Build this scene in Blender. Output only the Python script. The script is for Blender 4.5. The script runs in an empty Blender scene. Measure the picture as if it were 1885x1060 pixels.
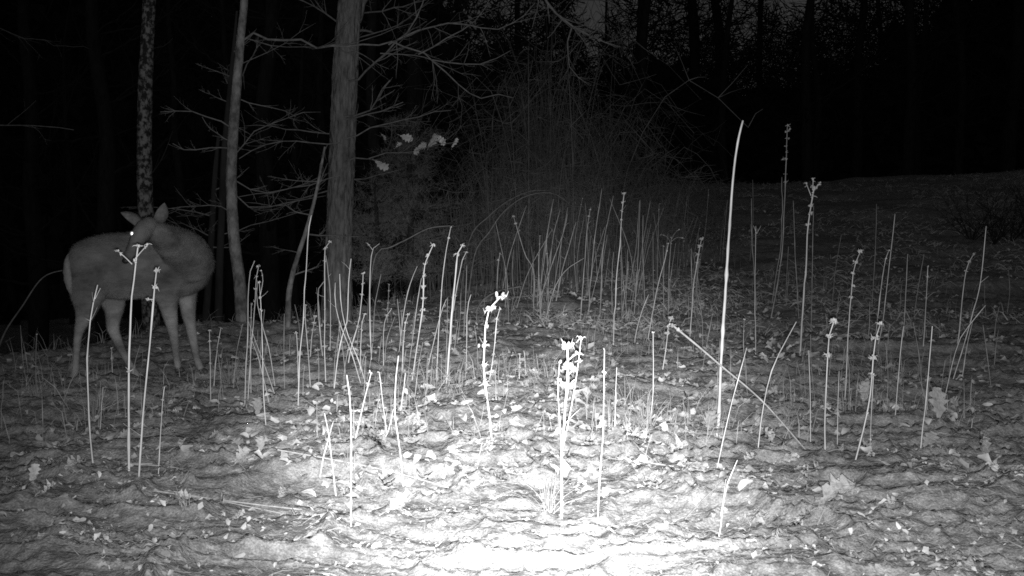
import bpy, math, random
import numpy as np
from mathutils import Vector

R = math.radians
rnd = random.Random(7)
nrg = np.random.default_rng(11)
scene = bpy.context.scene
COL = scene.collection

# ------------------------------------------------------------------ camera
CAM_H = 0.95                     # the trail camera is strapped this high
F_PX, CX, CY, EYE = 1932.0, 942.5, 530.0, 400.0
PITCH = math.atan((CY - EYE) / F_PX)
cam_d = bpy.data.cameras.new('trail_camera')
cam_d.sensor_width = 36.0
cam_d.lens = 36.0 * F_PX / 1885.0
cam_d.clip_start = 0.05
cam_d.clip_end = 2000.0
cam = bpy.data.objects.new('trail_camera', cam_d)
cam.location = (0, 0, CAM_H)
cam.rotation_euler = (R(90) - PITCH, 0, 0)
COL.objects.link(cam)
scene.camera = cam

# ------------------------------------------------------------------ night sky
world = bpy.data.worlds.new('World')
scene.world = world
world.use_nodes = True
wn = world.node_tree
wn.nodes.clear()
sky = wn.nodes.new('ShaderNodeTexSky')
sky.sky_type = 'NISHITA'
sky.sun_disc = False
sky.sun_elevation = R(24)
sky.sun_rotation = R(200)
bw = wn.nodes.new('ShaderNodeRGBToBW')          # the infrared sensor sees no colour
bg = wn.nodes.new('ShaderNodeBackground')
bg.inputs['Strength'].default_value = 0.0066
wo = wn.nodes.new('ShaderNodeOutputWorld')
wn.links.new(sky.outputs[0], bw.inputs[0])
wn.links.new(bw.outputs[0], bg.inputs['Color'])
wn.links.new(bg.outputs[0], wo.inputs['Surface'])

moon_d = bpy.data.lights.new('moon', 'SUN')
moon_d.energy = 0.004
moon_d.angle = R(0.5)
moon = bpy.data.objects.new('moon', moon_d)
moon.rotation_euler = (R(66), 0, R(200))
COL.objects.link(moon)

# the camera's own infrared flash: an LED block just under the lens,
# a tight main beam and a weak wide spill
def flash(name, watts, half_angle, aim, blend):
    d = bpy.data.lights.new(name, 'SPOT')
    d.energy = watts
    d.spot_size = R(2 * half_angle)
    d.spot_blend = blend
    d.shadow_soft_size = 0.012
    o = bpy.data.objects.new(name, d)
    o.location = (0.004, 0.0, CAM_H - 0.018)
    v = Vector(aim).normalized()
    o.rotation_euler = v.to_track_quat('-Z', 'Y').to_euler()
    COL.objects.link(o)
    return o

def ray(px, py):
    """direction through a point of the 1885 x 1060 picture"""
    u, v = (px - CX) / F_PX, (CY - py) / F_PX
    c, s = math.cos(PITCH), math.sin(PITCH)
    return Vector((u, c + v * s, -s + v * c))

flash('infrared_flash_beam', 2650, 16.2, ray(945, 790), 1.0)
flash('infrared_flash_spill', 1220, 41, ray(1090, 365), 1.0)

vs = scene.view_settings
vs.view_transform = 'Standard'
vs.look = 'None'
vs.exposure = 0.0
vs.gamma = 1.0
vs.use_curve_mapping = False
scene.render.engine = 'CYCLES'
scene.cycles.use_denoising = False
scene.cycles.max_bounces = 4
scene.cycles.diffuse_bounces = 2
scene.cycles.filter_width = 1.7
scene.cycles.sample_clamp_indirect = 0.5
scene.cycles.caustics_reflective = False
scene.cycles.caustics_refractive = False

# ------------------------------------------------------------------ noise and terrain
def hsh(ix, iy, seed):
    h = (ix.astype(np.int64) * 374761393 + iy.astype(np.int64) * 668265263 + seed * 974634777) & 0xFFFFFFFF
    h = ((h ^ (h >> 13)) * 1274126177) & 0xFFFFFFFF
    h = h ^ (h >> 16)
    return (h & 0xFFFFFF) / float(0x7FFFFF) - 1.0

def vn(x, y, seed=0):
    x = np.asarray(x, float); y = np.asarray(y, float)
    ix, iy = np.floor(x), np.floor(y)
    fx, fy = x - ix, y - iy
    fx = fx * fx * fx * (fx * (fx * 6 - 15) + 10); fy = fy * fy * fy * (fy * (fy * 6 - 15) + 10)
    a, b = hsh(ix, iy, seed), hsh(ix + 1, iy, seed)
    c, d = hsh(ix, iy + 1, seed), hsh(ix + 1, iy + 1, seed)
    return (a * (1 - fx) + b * fx) * (1 - fy) + (c * (1 - fx) + d * fx) * fy

def sstep(a, b, x):
    t = np.clip((np.asarray(x, float) - a) / (b - a), 0, 1)
    return t * t * (3 - 2 * t)

def base_z(x, y):
    x = np.asarray(x, float); y = np.asarray(y, float)
    z = 1.8 * sstep(7.5, 28, y) * sstep(-3.5, 4, x - 0.02 * y)          # the field climbs to the right
    z = z + 0.05 * np.clip(x - 6, 0, 40) * sstep(8, 20, y)
    s = ((x + 3.1) * -3.2 + (y - 6.6) * 1.5) / 3.53                      # and the wood floor falls away on the left
    z = z - 1.5 * sstep(0.1, 6.0, s) * sstep(2.0, -2.5, x - 0.05 * y)
    return z

def relief(x, y):
    x = np.asarray(x, float); y = np.asarray(y, float)
    d = np.hypot(x, y)
    fine = 1.0 / (1.0 + (d / 17.0) ** 3)
    wx = 0.35 * vn(x / .5, y / .5, 21); wy = 0.35 * vn(x / .5, y / .5, 22)
    z = 0.055 * vn(x / 1.3, y / 1.1, 1) + 0.034 * vn(x / .55, y / .36, 2)
    r1 = 1 - np.abs(vn(x / .36 + wx, y / .17 + wy, 3))
    r2 = 1 - np.abs(vn(x / .17 + 2 * wx, y / .075 + 2 * wy, 4))
    r3 = 1 - np.abs(vn(x / .06 + wx, y / .042 + wy, 6))
    z = z + fine * (0.046 * r1 ** 3 + 0.026 * r2 ** 3 + 0.008 * r3 ** 2 + 0.003 * vn(x / .026, y / .022, 5))
    return z - 0.03

def gz(x, y):
    return base_z(x, y) + relief(x, y)

def gzf(x, y):
    return float(gz(np.array([x]), np.array([y]))[0])

def ground_at(px, py, dmax=45.0):
    d = ray(px, py)
    t = np.arange(1.5, dmax, 0.01)
    X, Y, Z = d.x * t, d.y * t, CAM_H + d.z * t
    below = Z - (base_z(X, Y) - 0.01) < 0
    i = int(np.argmax(below)) if below.any() else len(t) - 1
    return Vector((X[i], Y[i], gzf(X[i], Y[i])))

def at(px, py, Y):
    d = ray(px, py)
    k = Y / d.y
    return Vector((d.x * k, Y, CAM_H + d.z * k))

# ------------------------------------------------------------------ materials (all grey: an infrared picture)
def mat(name, lo, hi, scale=12.0, rough=0.85, bump=0.0, bscale=60.0, stretch=(1, 1, 1), detail=6.0, spec=0.25, contrast=(0.3, 0.7), per_object=0.0, bdist=0.02):
    m = bpy.data.materials.new(name)
    m.use_nodes = True
    nt = m.node_tree
    b = nt.nodes['Principled BSDF']
    b.inputs['Roughness'].default_value = rough
    b.inputs['Specular IOR Level'].default_value = spec
    tc = nt.nodes.new('ShaderNodeTexCoord')
    mp = nt.nodes.new('ShaderNodeMapping')
    mp.inputs['Scale'].default_value = stretch
    nt.links.new(tc.outputs['Object'], mp.inputs['Vector'])
    n = nt.nodes.new('ShaderNodeTexNoise')
    n.inputs['Scale'].default_value = scale
    n.inputs['Detail'].default_value = detail
    n.inputs['Roughness'].default_value = 0.65
    nt.links.new(mp.outputs[0], n.inputs['Vector'])
    cr = nt.nodes.new('ShaderNodeValToRGB')
    cr.color_ramp.elements[0].position, cr.color_ramp.elements[1].position = contrast
    cr.color_ramp.elements[0].color = (lo, lo, lo, 1)
    cr.color_ramp.elements[1].color = (hi, hi, hi, 1)
    nt.links.new(n.outputs['Fac'], cr.inputs[0])
    col = cr.outputs[0]
    if per_object:
        oi = nt.nodes.new('ShaderNodeObjectInfo')
        mr = nt.nodes.new('ShaderNodeMapRange')
        mr.inputs['To Min'].default_value = 1 - per_object
        mr.inputs['To Max'].default_value = 1 + per_object
        nt.links.new(oi.outputs['Random'], mr.inputs['Value'])
        mul = nt.nodes.new('ShaderNodeVectorMath'); mul.operation = 'SCALE'
        nt.links.new(col, mul.inputs[0]); nt.links.new(mr.outputs[0], mul.inputs['Scale'])
        col = mul.outputs[0]
    nt.links.new(col, b.inputs['Base Color'])
    if bump:
        n2 = nt.nodes.new('ShaderNodeTexNoise')
        n2.inputs['Scale'].default_value = bscale
        n2.inputs['Detail'].default_value = 8
        nt.links.new(mp.outputs[0], n2.inputs['Vector'])
        bp = nt.nodes.new('ShaderNodeBump')
        bp.inputs['Strength'].default_value = bump
        bp.inputs['Distance'].default_value = bdist
        nt.links.new(n2.outputs['Fac'], bp.inputs['Height'])
        nt.links.new(bp.outputs[0], b.inputs['Normal'])
    return m

M = {
    'ground': mat('matted_turf', 0.12, 0.31, 26, 0.95, 0.45, 75, (1, 1, 1), contrast=(0.32, 0.68)),
    'leaf': mat('dry_oak_leaf', 0.24, 0.44, 3, 0.8, 0.4, 9, per_object=0.35, bdist=.05),
    'litter': mat('leaf_fragments', 0.20, 0.62, 7, 0.85, contrast=(0.35, 0.65)),
    'straw': mat('dead_grass', 0.16, 0.42, 6, 0.85, contrast=(0.35, 0.65)),
    'field_straw': mat('pale_dead_grass', 0.28, 0.60, 6, 0.85),
    'stalk': mat('dry_stalk', 0.34, 0.60, 40, 0.7, 0.3, 120, (1, 1, 0.15), bdist=.002),
    'dim_stalk': mat('dimmed_dry_stalk', 0.20, 0.42, 40, 0.8, 0.3, 120, (1, 1, 0.15), bdist=.002),  # darker copy of the dry stalk: weaker flash on far stems painted in
    'husk': mat('seed_husk', 0.26, 0.52, 60, 0.9, 0.4, 250, bdist=.002),
    'oak': mat('oak_bark', 0.04, 0.15, 26, 0.95, 1.0, 40, (1, 1, 0.3)),
    'smooth': mat('beech_bark', 0.06, 0.20, 11, 0.9, 0.8, 40, (1, 1, 0.7), contrast=(0.38, 0.62)),
    'birch': mat('birch_bark', 0.008, 0.12, 26, 0.9, 0.5, 40, (1, 1, 0.8), contrast=(0.46, 0.58)),
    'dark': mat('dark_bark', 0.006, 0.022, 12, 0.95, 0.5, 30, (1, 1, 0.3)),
    'twig': mat('grey_twig', 0.06, 0.15, 20, 0.85),
    'needle': mat('pine_needle', 0.05, 0.12, 9, 0.8),
    'brush': mat('bramble_bark', 0.05, 0.17, 5, 0.9),
    'fur': mat('winter_coat', 0.035, 0.15, 6, 0.95, 0.5, 130, (0.6, 1, 1.2), spec=0.1),
    'pale_fur': mat('pale_coat', 0.13, 0.19, 40, 0.95, 0.4, 160, spec=0.1),
    'ear': mat('ear_coat', 0.055, 0.12, 40, 0.95, 0.4, 160, spec=0.1),
    'nose': mat('dark_nose', 0.01, 0.02, 40, 0.5),
    'hoof': mat('hoof_horn', 0.03, 0.06, 40, 0.5),
}
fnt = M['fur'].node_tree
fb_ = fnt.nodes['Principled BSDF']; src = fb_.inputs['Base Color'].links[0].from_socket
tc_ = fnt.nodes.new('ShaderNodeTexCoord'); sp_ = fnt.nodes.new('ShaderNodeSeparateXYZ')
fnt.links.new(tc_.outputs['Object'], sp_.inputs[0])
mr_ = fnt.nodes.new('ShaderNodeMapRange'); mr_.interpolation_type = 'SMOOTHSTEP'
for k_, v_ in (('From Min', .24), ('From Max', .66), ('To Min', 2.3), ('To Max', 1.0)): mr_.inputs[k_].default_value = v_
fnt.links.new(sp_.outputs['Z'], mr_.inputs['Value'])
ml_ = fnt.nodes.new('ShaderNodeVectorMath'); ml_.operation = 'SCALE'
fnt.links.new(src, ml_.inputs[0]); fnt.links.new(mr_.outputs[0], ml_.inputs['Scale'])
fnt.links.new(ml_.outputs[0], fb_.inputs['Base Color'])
gnt = M['ground'].node_tree
gb_ = gnt.nodes['Principled BSDF']; src = gb_.inputs['Base Color'].links[0].from_socket
gt_ = gnt.nodes.new('ShaderNodeTexCoord'); gn_ = gnt.nodes.new('ShaderNodeTexNoise')
gn_.inputs['Scale'].default_value = 170; gn_.inputs['Detail'].default_value = 3
gnt.links.new(gt_.outputs['Object'], gn_.inputs['Vector'])
gm_ = gnt.nodes.new('ShaderNodeMapRange')
for k_, v_ in (('From Min', .36), ('From Max', .66), ('To Min', .72), ('To Max', 1.28)): gm_.inputs[k_].default_value = v_
gnt.links.new(gn_.outputs['Fac'], gm_.inputs['Value'])
gs_ = gnt.nodes.new('ShaderNodeVectorMath'); gs_.operation = 'SCALE'
gnt.links.new(src, gs_.inputs[0]); gnt.links.new(gm_.outputs[0], gs_.inputs['Scale'])
gnt.links.new(gs_.outputs[0], gb_.inputs['Base Color'])
em = bpy.data.materials.new('eye_tapetum')       # throws the flash back: a bright metallic sheen, no glow of its own
em.use_nodes = True
eb = em.node_tree.nodes['Principled BSDF']
eb.inputs['Base Color'].default_value = (0.9, 0.9, 0.9, 1)
eb.inputs['Metallic'].default_value = 1.0
eb.inputs['Roughness'].default_value = 0.42
M['eye'] = em

# ------------------------------------------------------------------ mesh helpers
class MB:
    def __init__(s):
        s.v = []; s.f = []; s.n = 0
    def add(s, verts, faces):
        s.v.append(np.asarray(verts, float)); o = s.n
        s.f.extend([tuple(int(i) + o for i in f) for f in faces]); s.n += len(verts)
    def tube(s, pts, rad, k=5, cap=True, wob=0.0):
        P = np.asarray([tuple(p) for p in pts], float); n = len(P)
        rad = np.asarray(rad, float) if np.ndim(rad) else np.full(n, rad)
        T = np.gradient(P, axis=0); T /= np.linalg.norm(T, axis=1)[:, None] + 1e-12
        ref = np.array([0.31, 0.93, 0.2]) if abs(T[:, 1].mean()) < 0.8 else np.array([0.95, 0.1, 0.3])
        A = np.cross(T, ref); A /= np.linalg.norm(A, axis=1)[:, None] + 1e-12
        B = np.cross(T, A)
        a = np.linspace(0, 2 * math.pi, k, endpoint=False)
        rr = rad[:, None] * np.ones(k)
        if wob:
            rr = rr * (1 + wob * nrg.standard_normal((n, k)))
        V = P[:, None, :] + (np.cos(a)[None, :, None] * A[:, None, :] + np.sin(a)[None, :, None] * B[:, None, :]) * rr[:, :, None]
        i = np.arange(n - 1)[:, None] * k; j = np.arange(k)[None, :]; j2 = (j + 1) % k
        F = np.stack([i + j, i + j2, i + k + j2, i + k + j], -1).reshape(-1, 4).tolist()
        if cap:
            F.append(list(range((n - 1) * k, n * k)))
        s.add(V.reshape(-1, 3), F)
    def build(s, name, m, parent=None, origin=None, smooth=True):
        V = np.concatenate(s.v) if s.v else np.zeros((0, 3))
        if origin is not None:
            V = V - np.array(tuple(origin))
        me = bpy.data.meshes.new(name)
        me.from_pydata(V.tolist(), [], s.f)
        me.materials.append(m)
        if smooth:
            me.polygons.foreach_set('use_smooth', np.ones(len(me.polygons), bool))
        me.update()
        o = bpy.data.objects.new(name, me)
        COL.objects.link(o)
        if parent is not None:
            o.parent = parent
        elif origin is not None:
            o.location = tuple(origin)
        return o

def tag(o, label=None, cat=None, group=None, kind=None):
    if label: o['label'] = label
    if cat: o['category'] = cat
    if group: o['group'] = group
    if kind: o['kind'] = kind
    return o

def empty(name, loc, label, cat, group=None):
    o = bpy.data.objects.new(name, None)
    o.empty_display_size = 0.1
    o.location = tuple(loc)
    COL.objects.link(o)
    return tag(o, label, cat, group)

def copy_tree(o, parent=None):
    c = o.copy(); COL.objects.link(c)
    if parent is not None: c.parent = parent
    for ch in list(o.children): copy_tree(ch, c)
    return c

def spline(pts, n):
    """Catmull-Rom through pts, n points in all"""
    P = np.asarray([tuple(p) for p in pts], float)
    if len(P) == 2:
        t = np.linspace(0, 1, n)[:, None]
        return P[0] * (1 - t) + P[1] * t
    Q = np.vstack([2 * P[0] - P[1], P, 2 * P[-1] - P[-2]])
    L = np.concatenate([[0], np.cumsum(np.linalg.norm(np.diff(P, axis=0), axis=1))])
    u = np.linspace(0, L[-1], n); i = np.clip(np.searchsorted(L, u, 'right') - 1, 0, len(P) - 2)
    t = ((u - L[i]) / (L[i + 1] - L[i] + 1e-9))[:, None]
    p0, p1, p2, p3 = Q[i], Q[i + 1], Q[i + 2], Q[i + 3]
    return 0.5 * (2 * p1 + (p2 - p0) * t + (2 * p0 - 5 * p1 + 4 * p2 - p3) * t ** 2 + (3 * p1 - p0 - 3 * p2 + p3) * t ** 3)

# ------------------------------------------------------------------ ground: one sheet out to the horizon
ang = np.concatenate([np.linspace(-180, -42, 36)[:-1], np.linspace(-42, -31, 30)[:-1],
                      np.linspace(-31, 31, 560)[:-1], np.linspace(31, 42, 30)[:-1], np.linspace(42, 180, 36)[:-1]])
rad = np.concatenate([np.geomspace(0.35, 1.9, 30)[:-1], np.geomspace(1.9, 9.5, 400)[:-1],
                      np.geomspace(9.5, 34, 230)[:-1], np.geomspace(34, 900, 40)])
A, RR = np.meshgrid(np.radians(ang), rad)
X, Y = RR * np.sin(A), RR * np.cos(A)
Z = gz(X, Y)
nr, na = X.shape
V = np.stack([X, Y, Z], -1).reshape(-1, 3)
V = np.vstack([V, [[0, 0, gzf(0, 0)]]])
i = np.arange(nr - 1)[:, None] * na; j = np.arange(na)[None, :]; j2 = (j + 1) % na
F = np.stack([i + j2, i + j, i + na + j, i + na + j2], -1).reshape(-1, 4).tolist()
F += [[int(a), int(b), nr * na] for a, b in zip(range(na), list(range(1, na)) + [0])]
g = MB(); g.add(V, F)
ground = g.build('ground', M['ground'])
tag(ground, 'matted frosty turf ground rising to the right', kind='structure')

# ------------------------------------------------------------------ dead grass and leaf litter (uncountable)
def ribbons(P, H, L, W, tilt, bend, name, m, label):
    """flat two-quad blades: base P, heading H, length L, width W, rise angle tilt, drop bend"""
    n = len(P)
    d = np.stack([np.cos(H), np.sin(H), np.zeros(n)], 1)
    sd = np.stack([-np.sin(H), np.cos(H), np.zeros(n)], 1)
    up = np.array([0, 0, 1.0])
    a1 = tilt; a2 = tilt - bend
    p1 = P + (d * np.cos(a1)[:, None] + up * np.sin(a1)[:, None]) * (L * 0.55)[:, None]
    p2 = p1 + (d * np.cos(a2)[:, None] + up * np.sin(a2)[:, None]) * (L * 0.45)[:, None]
    g0 = gz(p1[:, 0], p1[:, 1]) + 0.004; p1[:, 2] = np.maximum(p1[:, 2], g0)
    g0 = gz(p2[:, 0], p2[:, 1]) + 0.003; p2[:, 2] = np.maximum(p2[:, 2], g0)
    w = (W * 0.5)[:, None]
    roll = nrg.uniform(-0.9, 0.9, n)[:, None]
    sd = sd * np.cos(roll) + up * np.sin(roll)
    V = np.stack([P - sd * w, P + sd * w, p1 - sd * w * .9, p1 + sd * w * .9, p2 - sd * w * .25, p2 + sd * w * .25], 1).reshape(-1, 3)
    o = np.arange(n)[:, None] * 6
    F = np.concatenate([o + np.array([0, 1, 3, 2]), o + np.array([2, 3, 5, 4])]).tolist()
    mb = MB(); mb.add(V, F)
    return tag(mb.build(name, m), label, kind='stuff')

def scatter(n, d0, d1, a0, a1, power=1.0):
    """random ground points between two distances and bearings, thinning out with distance"""
    d = d0 * (d1 / d0) ** (nrg.random(n) ** power)
    a = np.radians(nrg.uniform(a0, a1, n))
    x, y = d * np.sin(a), d * np.cos(a)
    return np.stack([x, y, gz(x, y)], 1)

P = scatter(5200, 1.9, 13, -30, 30)
n = len(P)
ribbons(P + [0, 0, .002], nrg.normal(0.0, 1.0, n) + np.where(nrg.random(n) < .5, 0, math.pi), nrg.uniform(.03, .12, n), nrg.uniform(.0012, .0032, n),
        nrg.uniform(0, .35, n), nrg.uniform(.2, .8, n), 'dead_grass_thatch', M['straw'], 'flattened dead grass matted over the ground')
P = scatter(9000, 4.3, 13, -29, 24)
keep = (vn(P[:, 0] / .6, P[:, 1] / .6, 31) > -0.1) & ((P[:, 0] / P[:, 1] > -.26) | (nrg.random(len(P)) < .4))
P = P[keep]; n = len(P)
ribbons(P, nrg.uniform(0, 2 * math.pi, n), nrg.uniform(.06, .24, n), nrg.uniform(.0018, .004, n),
        nrg.uniform(.7, 1.5, n), nrg.uniform(.1, 1.1, n), 'short_grass', M['straw'], 'thin short dead grass standing between the stalks')

P = scatter(20000, 8.6, 28, 1, 30, .8)
P = P[vn(P[:, 0] / .8, P[:, 1] / .8, 33) > -0.25]; n = len(P)
ribbons(P, nrg.uniform(0, 2 * math.pi, n), nrg.uniform(.06, .2, n), nrg.uniform(.004, .010, n),
        nrg.uniform(.1, .8, n), nrg.uniform(.2, 1.0, n), 'field_grass', M['field_straw'], 'rough dead grass of the field climbing to the right')

def leaf_geo(nst, lobes, length, width, curl, cup, twist, seed):
    """a lobed oak leaf, stem to tip along +x, curled as a dry leaf is"""
    r = random.Random(seed)
    V = []; F = []
    ph = r.uniform(0, 6)
    for s in range(nst + 1):
        t = s / nst
        env = math.sin(math.pi * min(1, t * 0.92 + 0.06)) ** 0.7 * (0.6 + 0.6 * t)
        for sg in (-1, 0, 1):
            fr = (lobes * t + ph + (0.12 if sg > 0 else 0)) % 1.0
            tri = max(0, 1 - abs(2 * fr - 1)) ** .8
            w = 0 if sg == 0 else env * width * (0.48 + 0.62 * tri) * r.uniform(.85, 1.15)
            x = t * length + (0.10 * length * (w / width) if sg else 0)
            a = curl * (t - .3)
            z = length * 0.35 * math.sin(a) * (t - .3) + cup * (w ** 2) / width * r.uniform(.7, 1.4)
            tw = twist * (t - .5)
            yy = sg * w
            V.append((x * math.cos(curl * .25 * t), yy * math.cos(tw) - z * math.sin(tw), z * math.cos(tw) + yy * math.sin(tw) + r.gauss(0, .03) * length))
    for s in range(nst):
        a = s * 3
        F += [(a, a + 3, a + 4, a + 1), (a + 1, a + 4, a + 5, a + 2)]
    V = np.array(V); V[:, 0] -= length * .5; V[:, 2] -= V[:, 2].min()
    return V, F

# litter: thousands of small curled pieces, thickest in the middle distance
mb = MB()
frag = [leaf_geo(4, 1.5, 1.0, .34, rnd.uniform(-1, 2.2), rnd.uniform(-.3, 1.3), rnd.uniform(-1, 1), k) for k in range(14)]
chip = [leaf_geo(2, 1.0, 1.0, rnd.uniform(.12, .4), rnd.uniform(-1, 2), rnd.uniform(-.3, 1.3), rnd.uniform(-1, 1), k + 30) for k in range(14)]
for (cnt, d0, d1, a0, a1, smin, smax) in ((3400, 3.6, 11, -15, 17, .022, .07), (2600, 2.1, 4.4, -27, 27, .010, .034), (2200, 4, 13, -29, 29, .025, .07), (2200, 5, 20, 2, 29, .03, .085), (7000, 2.0, 6.5, -28, 28, .006, .020)):
    P = scatter(cnt, d0, d1, a0, a1, 0.9)
    P = P[vn(P[:, 0] / .45, P[:, 1] / .45, 41) > -0.35]
    big = smax > .03
    for p in P:
        V, F = frag[rnd.randrange(14)] if big else chip[rnd.randrange(14)]
        s = rnd.uniform(smin, smax); h = rnd.uniform(0, 6.283); tl = rnd.gauss(0, .32); t2 = rnd.gauss(0, .32)
        c, sn = math.cos(h), math.sin(h)
        W = V * s
        W = np.stack([W[:, 0] * math.cos(tl) - W[:, 2] * math.sin(tl), W[:, 1], W[:, 2] * math.cos(tl) + W[:, 0] * math.sin(tl)], 1)
        W = np.stack([W[:, 0], W[:, 1] * math.cos(t2) - W[:, 2] * math.sin(t2), W[:, 2] * math.cos(t2) + W[:, 1] * math.sin(t2)], 1)
        W = np.stack([W[:, 0] * c - W[:, 1] * sn, W[:, 0] * sn + W[:, 1] * c, W[:, 2] - W[:, 2].min() * .6 + .006], 1) + p
        mb.add(W, F)
tag(mb.build('leaf_litter', M['litter']), 'small curled leaf fragments strewn over the turf', kind='stuff')

# ------------------------------------------------------------------ the deer
DD = 6.28
def dp(px, py, dy=0.0):
    return at(px, py, DD + dy)

def yaw(px):                       # the front end stands a little farther off
    return (px - 255) / 125 * 0.13

def ell_loft(mb, st, k=20):
    """st: (centre Vector, axis_a Vector, axis_b Vector) stations -> closed tube"""
    V = []; F = []
    for c, a, b in st:
        for q in range(k):
            t = 2 * math.pi * q / k
            V.append(tuple(c + a * math.cos(t) + b * math.sin(t)))
    n = len(st)
    for s in range(n - 1):
        for q in range(k):
            q2 = (q + 1) % k
            F.append((s * k + q, s * k + q2, (s + 1) * k + q2, (s + 1) * k + q))
    F.append(tuple(reversed(range(k)))); F.append(tuple(range((n - 1) * k, n * k)))
    mb.add(V, F)

def resample(rows, n):
    return spline(rows, n)

def tube_deer(mb, rows, n=14):
    """rows: px, py, depth, half width m (in the picture plane), half depth m"""
    rows = np.array(rows, float)
    rs = spline(rows, n)
    C = [at(r[0], r[1], r[2]) for r in rs]
    st = []
    for q, r in enumerate(rs):
        t = (C[min(q + 1, n - 1)] - C[max(q - 1, 0)]).normalized()
        a = t.cross(Vector((0, 1, 0)))
        if a.length < 1e-3: a = Vector((1, 0, 0))
        a.normalize()
        b = t.cross(a).normalized()
        st.append((C[q], a * max(r[3], .006), b * max(r[4], .006)))
    ell_loft(mb, st)

deer_body = MB()
# trunk, rump to brisket
tr = [(131, 492, 22, .04), (138, 490, 36, .08), (152, 490, 46, .115), (178, 490, 55, .145), (210, 489, 61, .16), (245, 489, 62, .168),
      (280, 488, 62, .168), (312, 488, 63, .16), (340, 489, 58, .145), (362, 490, 48, .125), (376, 492, 34, .09), (384, 494, 16, .04)]
rs = spline([(a, b, c, d) for a, b, c, d in tr], 30)
st = []
for a, b, c, d in rs:
    ax = Vector((0.23, -1, 0)).normalized()
    st.append((dp(a, b, yaw(a)), Vector((0, 0, max(c, 4) / F_PX * DD)), Vector((0.12, 1, 0)).normalized() * d))
ell_loft(deer_body, st, 28)
# neck, bent round towards the camera and back over the flank
tube_deer(deer_body, [(352, 492, DD + .08, .150, .13), (345, 470, DD + .0, .140, .125), (330, 454, DD - .10, .115, .11), (309, 441, DD - .20, .088, .095),
                      (290, 430, DD - .27, .066, .076), (277, 421, DD - .32, .050, .058)], 16)
# head: crown, brow, face, muzzle
tube_deer(deer_body, [(283, 411, DD - .30, .028, .034), (275, 414, DD - .33, .046, .052), (264, 424, DD - .37, .052, .058), (256, 438, DD - .41, .046, .050), (247, 456, DD - .44, .034, .037),
                      (240, 469, DD - .46, .029, .031), (234, 478, DD - .47, .024, .026), (231, 482, DD - .475, .010, .012)], 18)
# legs: the hoof depth comes from the ground it stands on
def leg(rows, hoof, hip_depth):
    gd = ground_at(hoof[0], hoof[1] + 3).y
    out = [(rows[0][0] + 3, rows[0][1] - 34, DD + yaw(rows[0][0]) + (hip_depth - DD - yaw(rows[0][0])) * .3, rows[0][2] * .35, .02),
           (rows[0][0] + 2, rows[0][1] - 20, DD + yaw(rows[0][0]) + (hip_depth - DD - yaw(rows[0][0])) * .65, rows[0][2] * .75, rows[0][3] * .75)]
    y0, y1 = rows[0][1], hoof[1]
    for a, b, c, d in rows:
        t = min(1, max(0, (b - y0) / (y1 - y0)))
        out.append((a, b, hip_depth + (gd - hip_depth) * (t ** 1.3), c * (1 + .12 * t), d * (1 + .12 * t)))
    return out
hooves = []
for rows, hoof, dep in (
    ([(168, 505, .13, .085), (163, 538, .105, .075), (160, 566, .066, .056), (154, 586, .046, .042), (147, 604, .030, .030), (143, 622, .0215, .024), (141, 650, .019, .02), (139, 676, .019, .02), (138, 690, .022, .022), (137, 698, .019, .021)], (137, 703), DD - .055 + yaw(165)),
    ([(196, 510, .125, .07), (206, 545, .085, .06), (210, 570, .058, .05), (208, 590, .042, .038), (208, 604, .036, .030), (216, 625, .027, .024), (226, 647, .022, .021), (239, 671, .0205, .02), (248, 686, .023, .022), (254, 694, .020, .021)], (256, 699), DD + .10 + yaw(200)),
    ([(312, 505, .10, .06), (309, 540, .074, .055), (310, 562, .054, .045), (315, 590, .038, .034), (320, 618, .0275, .027), (322, 634, .024, .025), (325, 655, .0195, .02), (327, 668, .021, .021), (328, 677, .019, .020)], (329, 683), DD - .06 + yaw(310)),
    ([(345, 515, .08, .06), (345, 548, .056, .05), (346, 570, .045, .042), (350, 595, .034, .032), (355, 622, .0265, .026), (358, 637, .0235, .024), (362, 658, .0195, .02), (367, 672, .021, .021), (371, 680, .019, .02)], (374, 686), DD + .10 + yaw(345)),
):
    r = leg(rows, hoof, dep)
    tube_deer(deer_body, r, 26)
    hooves.append((at(r[-1][0], r[-1][1], r[-1][2]), at(hoof[0], hoof[1], r[-1][2])))

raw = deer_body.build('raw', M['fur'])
md = raw.modifiers.new('remesh', 'REMESH'); md.mode = 'VOXEL'; md.voxel_size = 0.0085
ms = raw.modifiers.new('smooth', 'SMOOTH'); ms.factor = 0.5; ms.iterations = 11
dg = bpy.context.evaluated_depsgraph_get()
dme = bpy.data.meshes.new_from_object(raw.evaluated_get(dg))
bpy.data.objects.remove(raw)
import bmesh
bm = bmesh.new(); bm.from_mesh(dme)
hi = [v for v in bm.verts if v.co.z > 0.50 and v.co.z < 0.92 and v.co.y > DD - .32]
for _ in range(14):
    bmesh.ops.smooth_vert(bm, verts=hi, factor=.5, use_axis_x=True, use_axis_y=True, use_axis_z=True)
bm.to_mesh(dme); bm.free()
deer_loc = ground_at(255, 695)
co = np.empty(len(dme.vertices) * 3); dme.vertices.foreach_get('co', co)
co = co.reshape(-1, 3)
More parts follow.
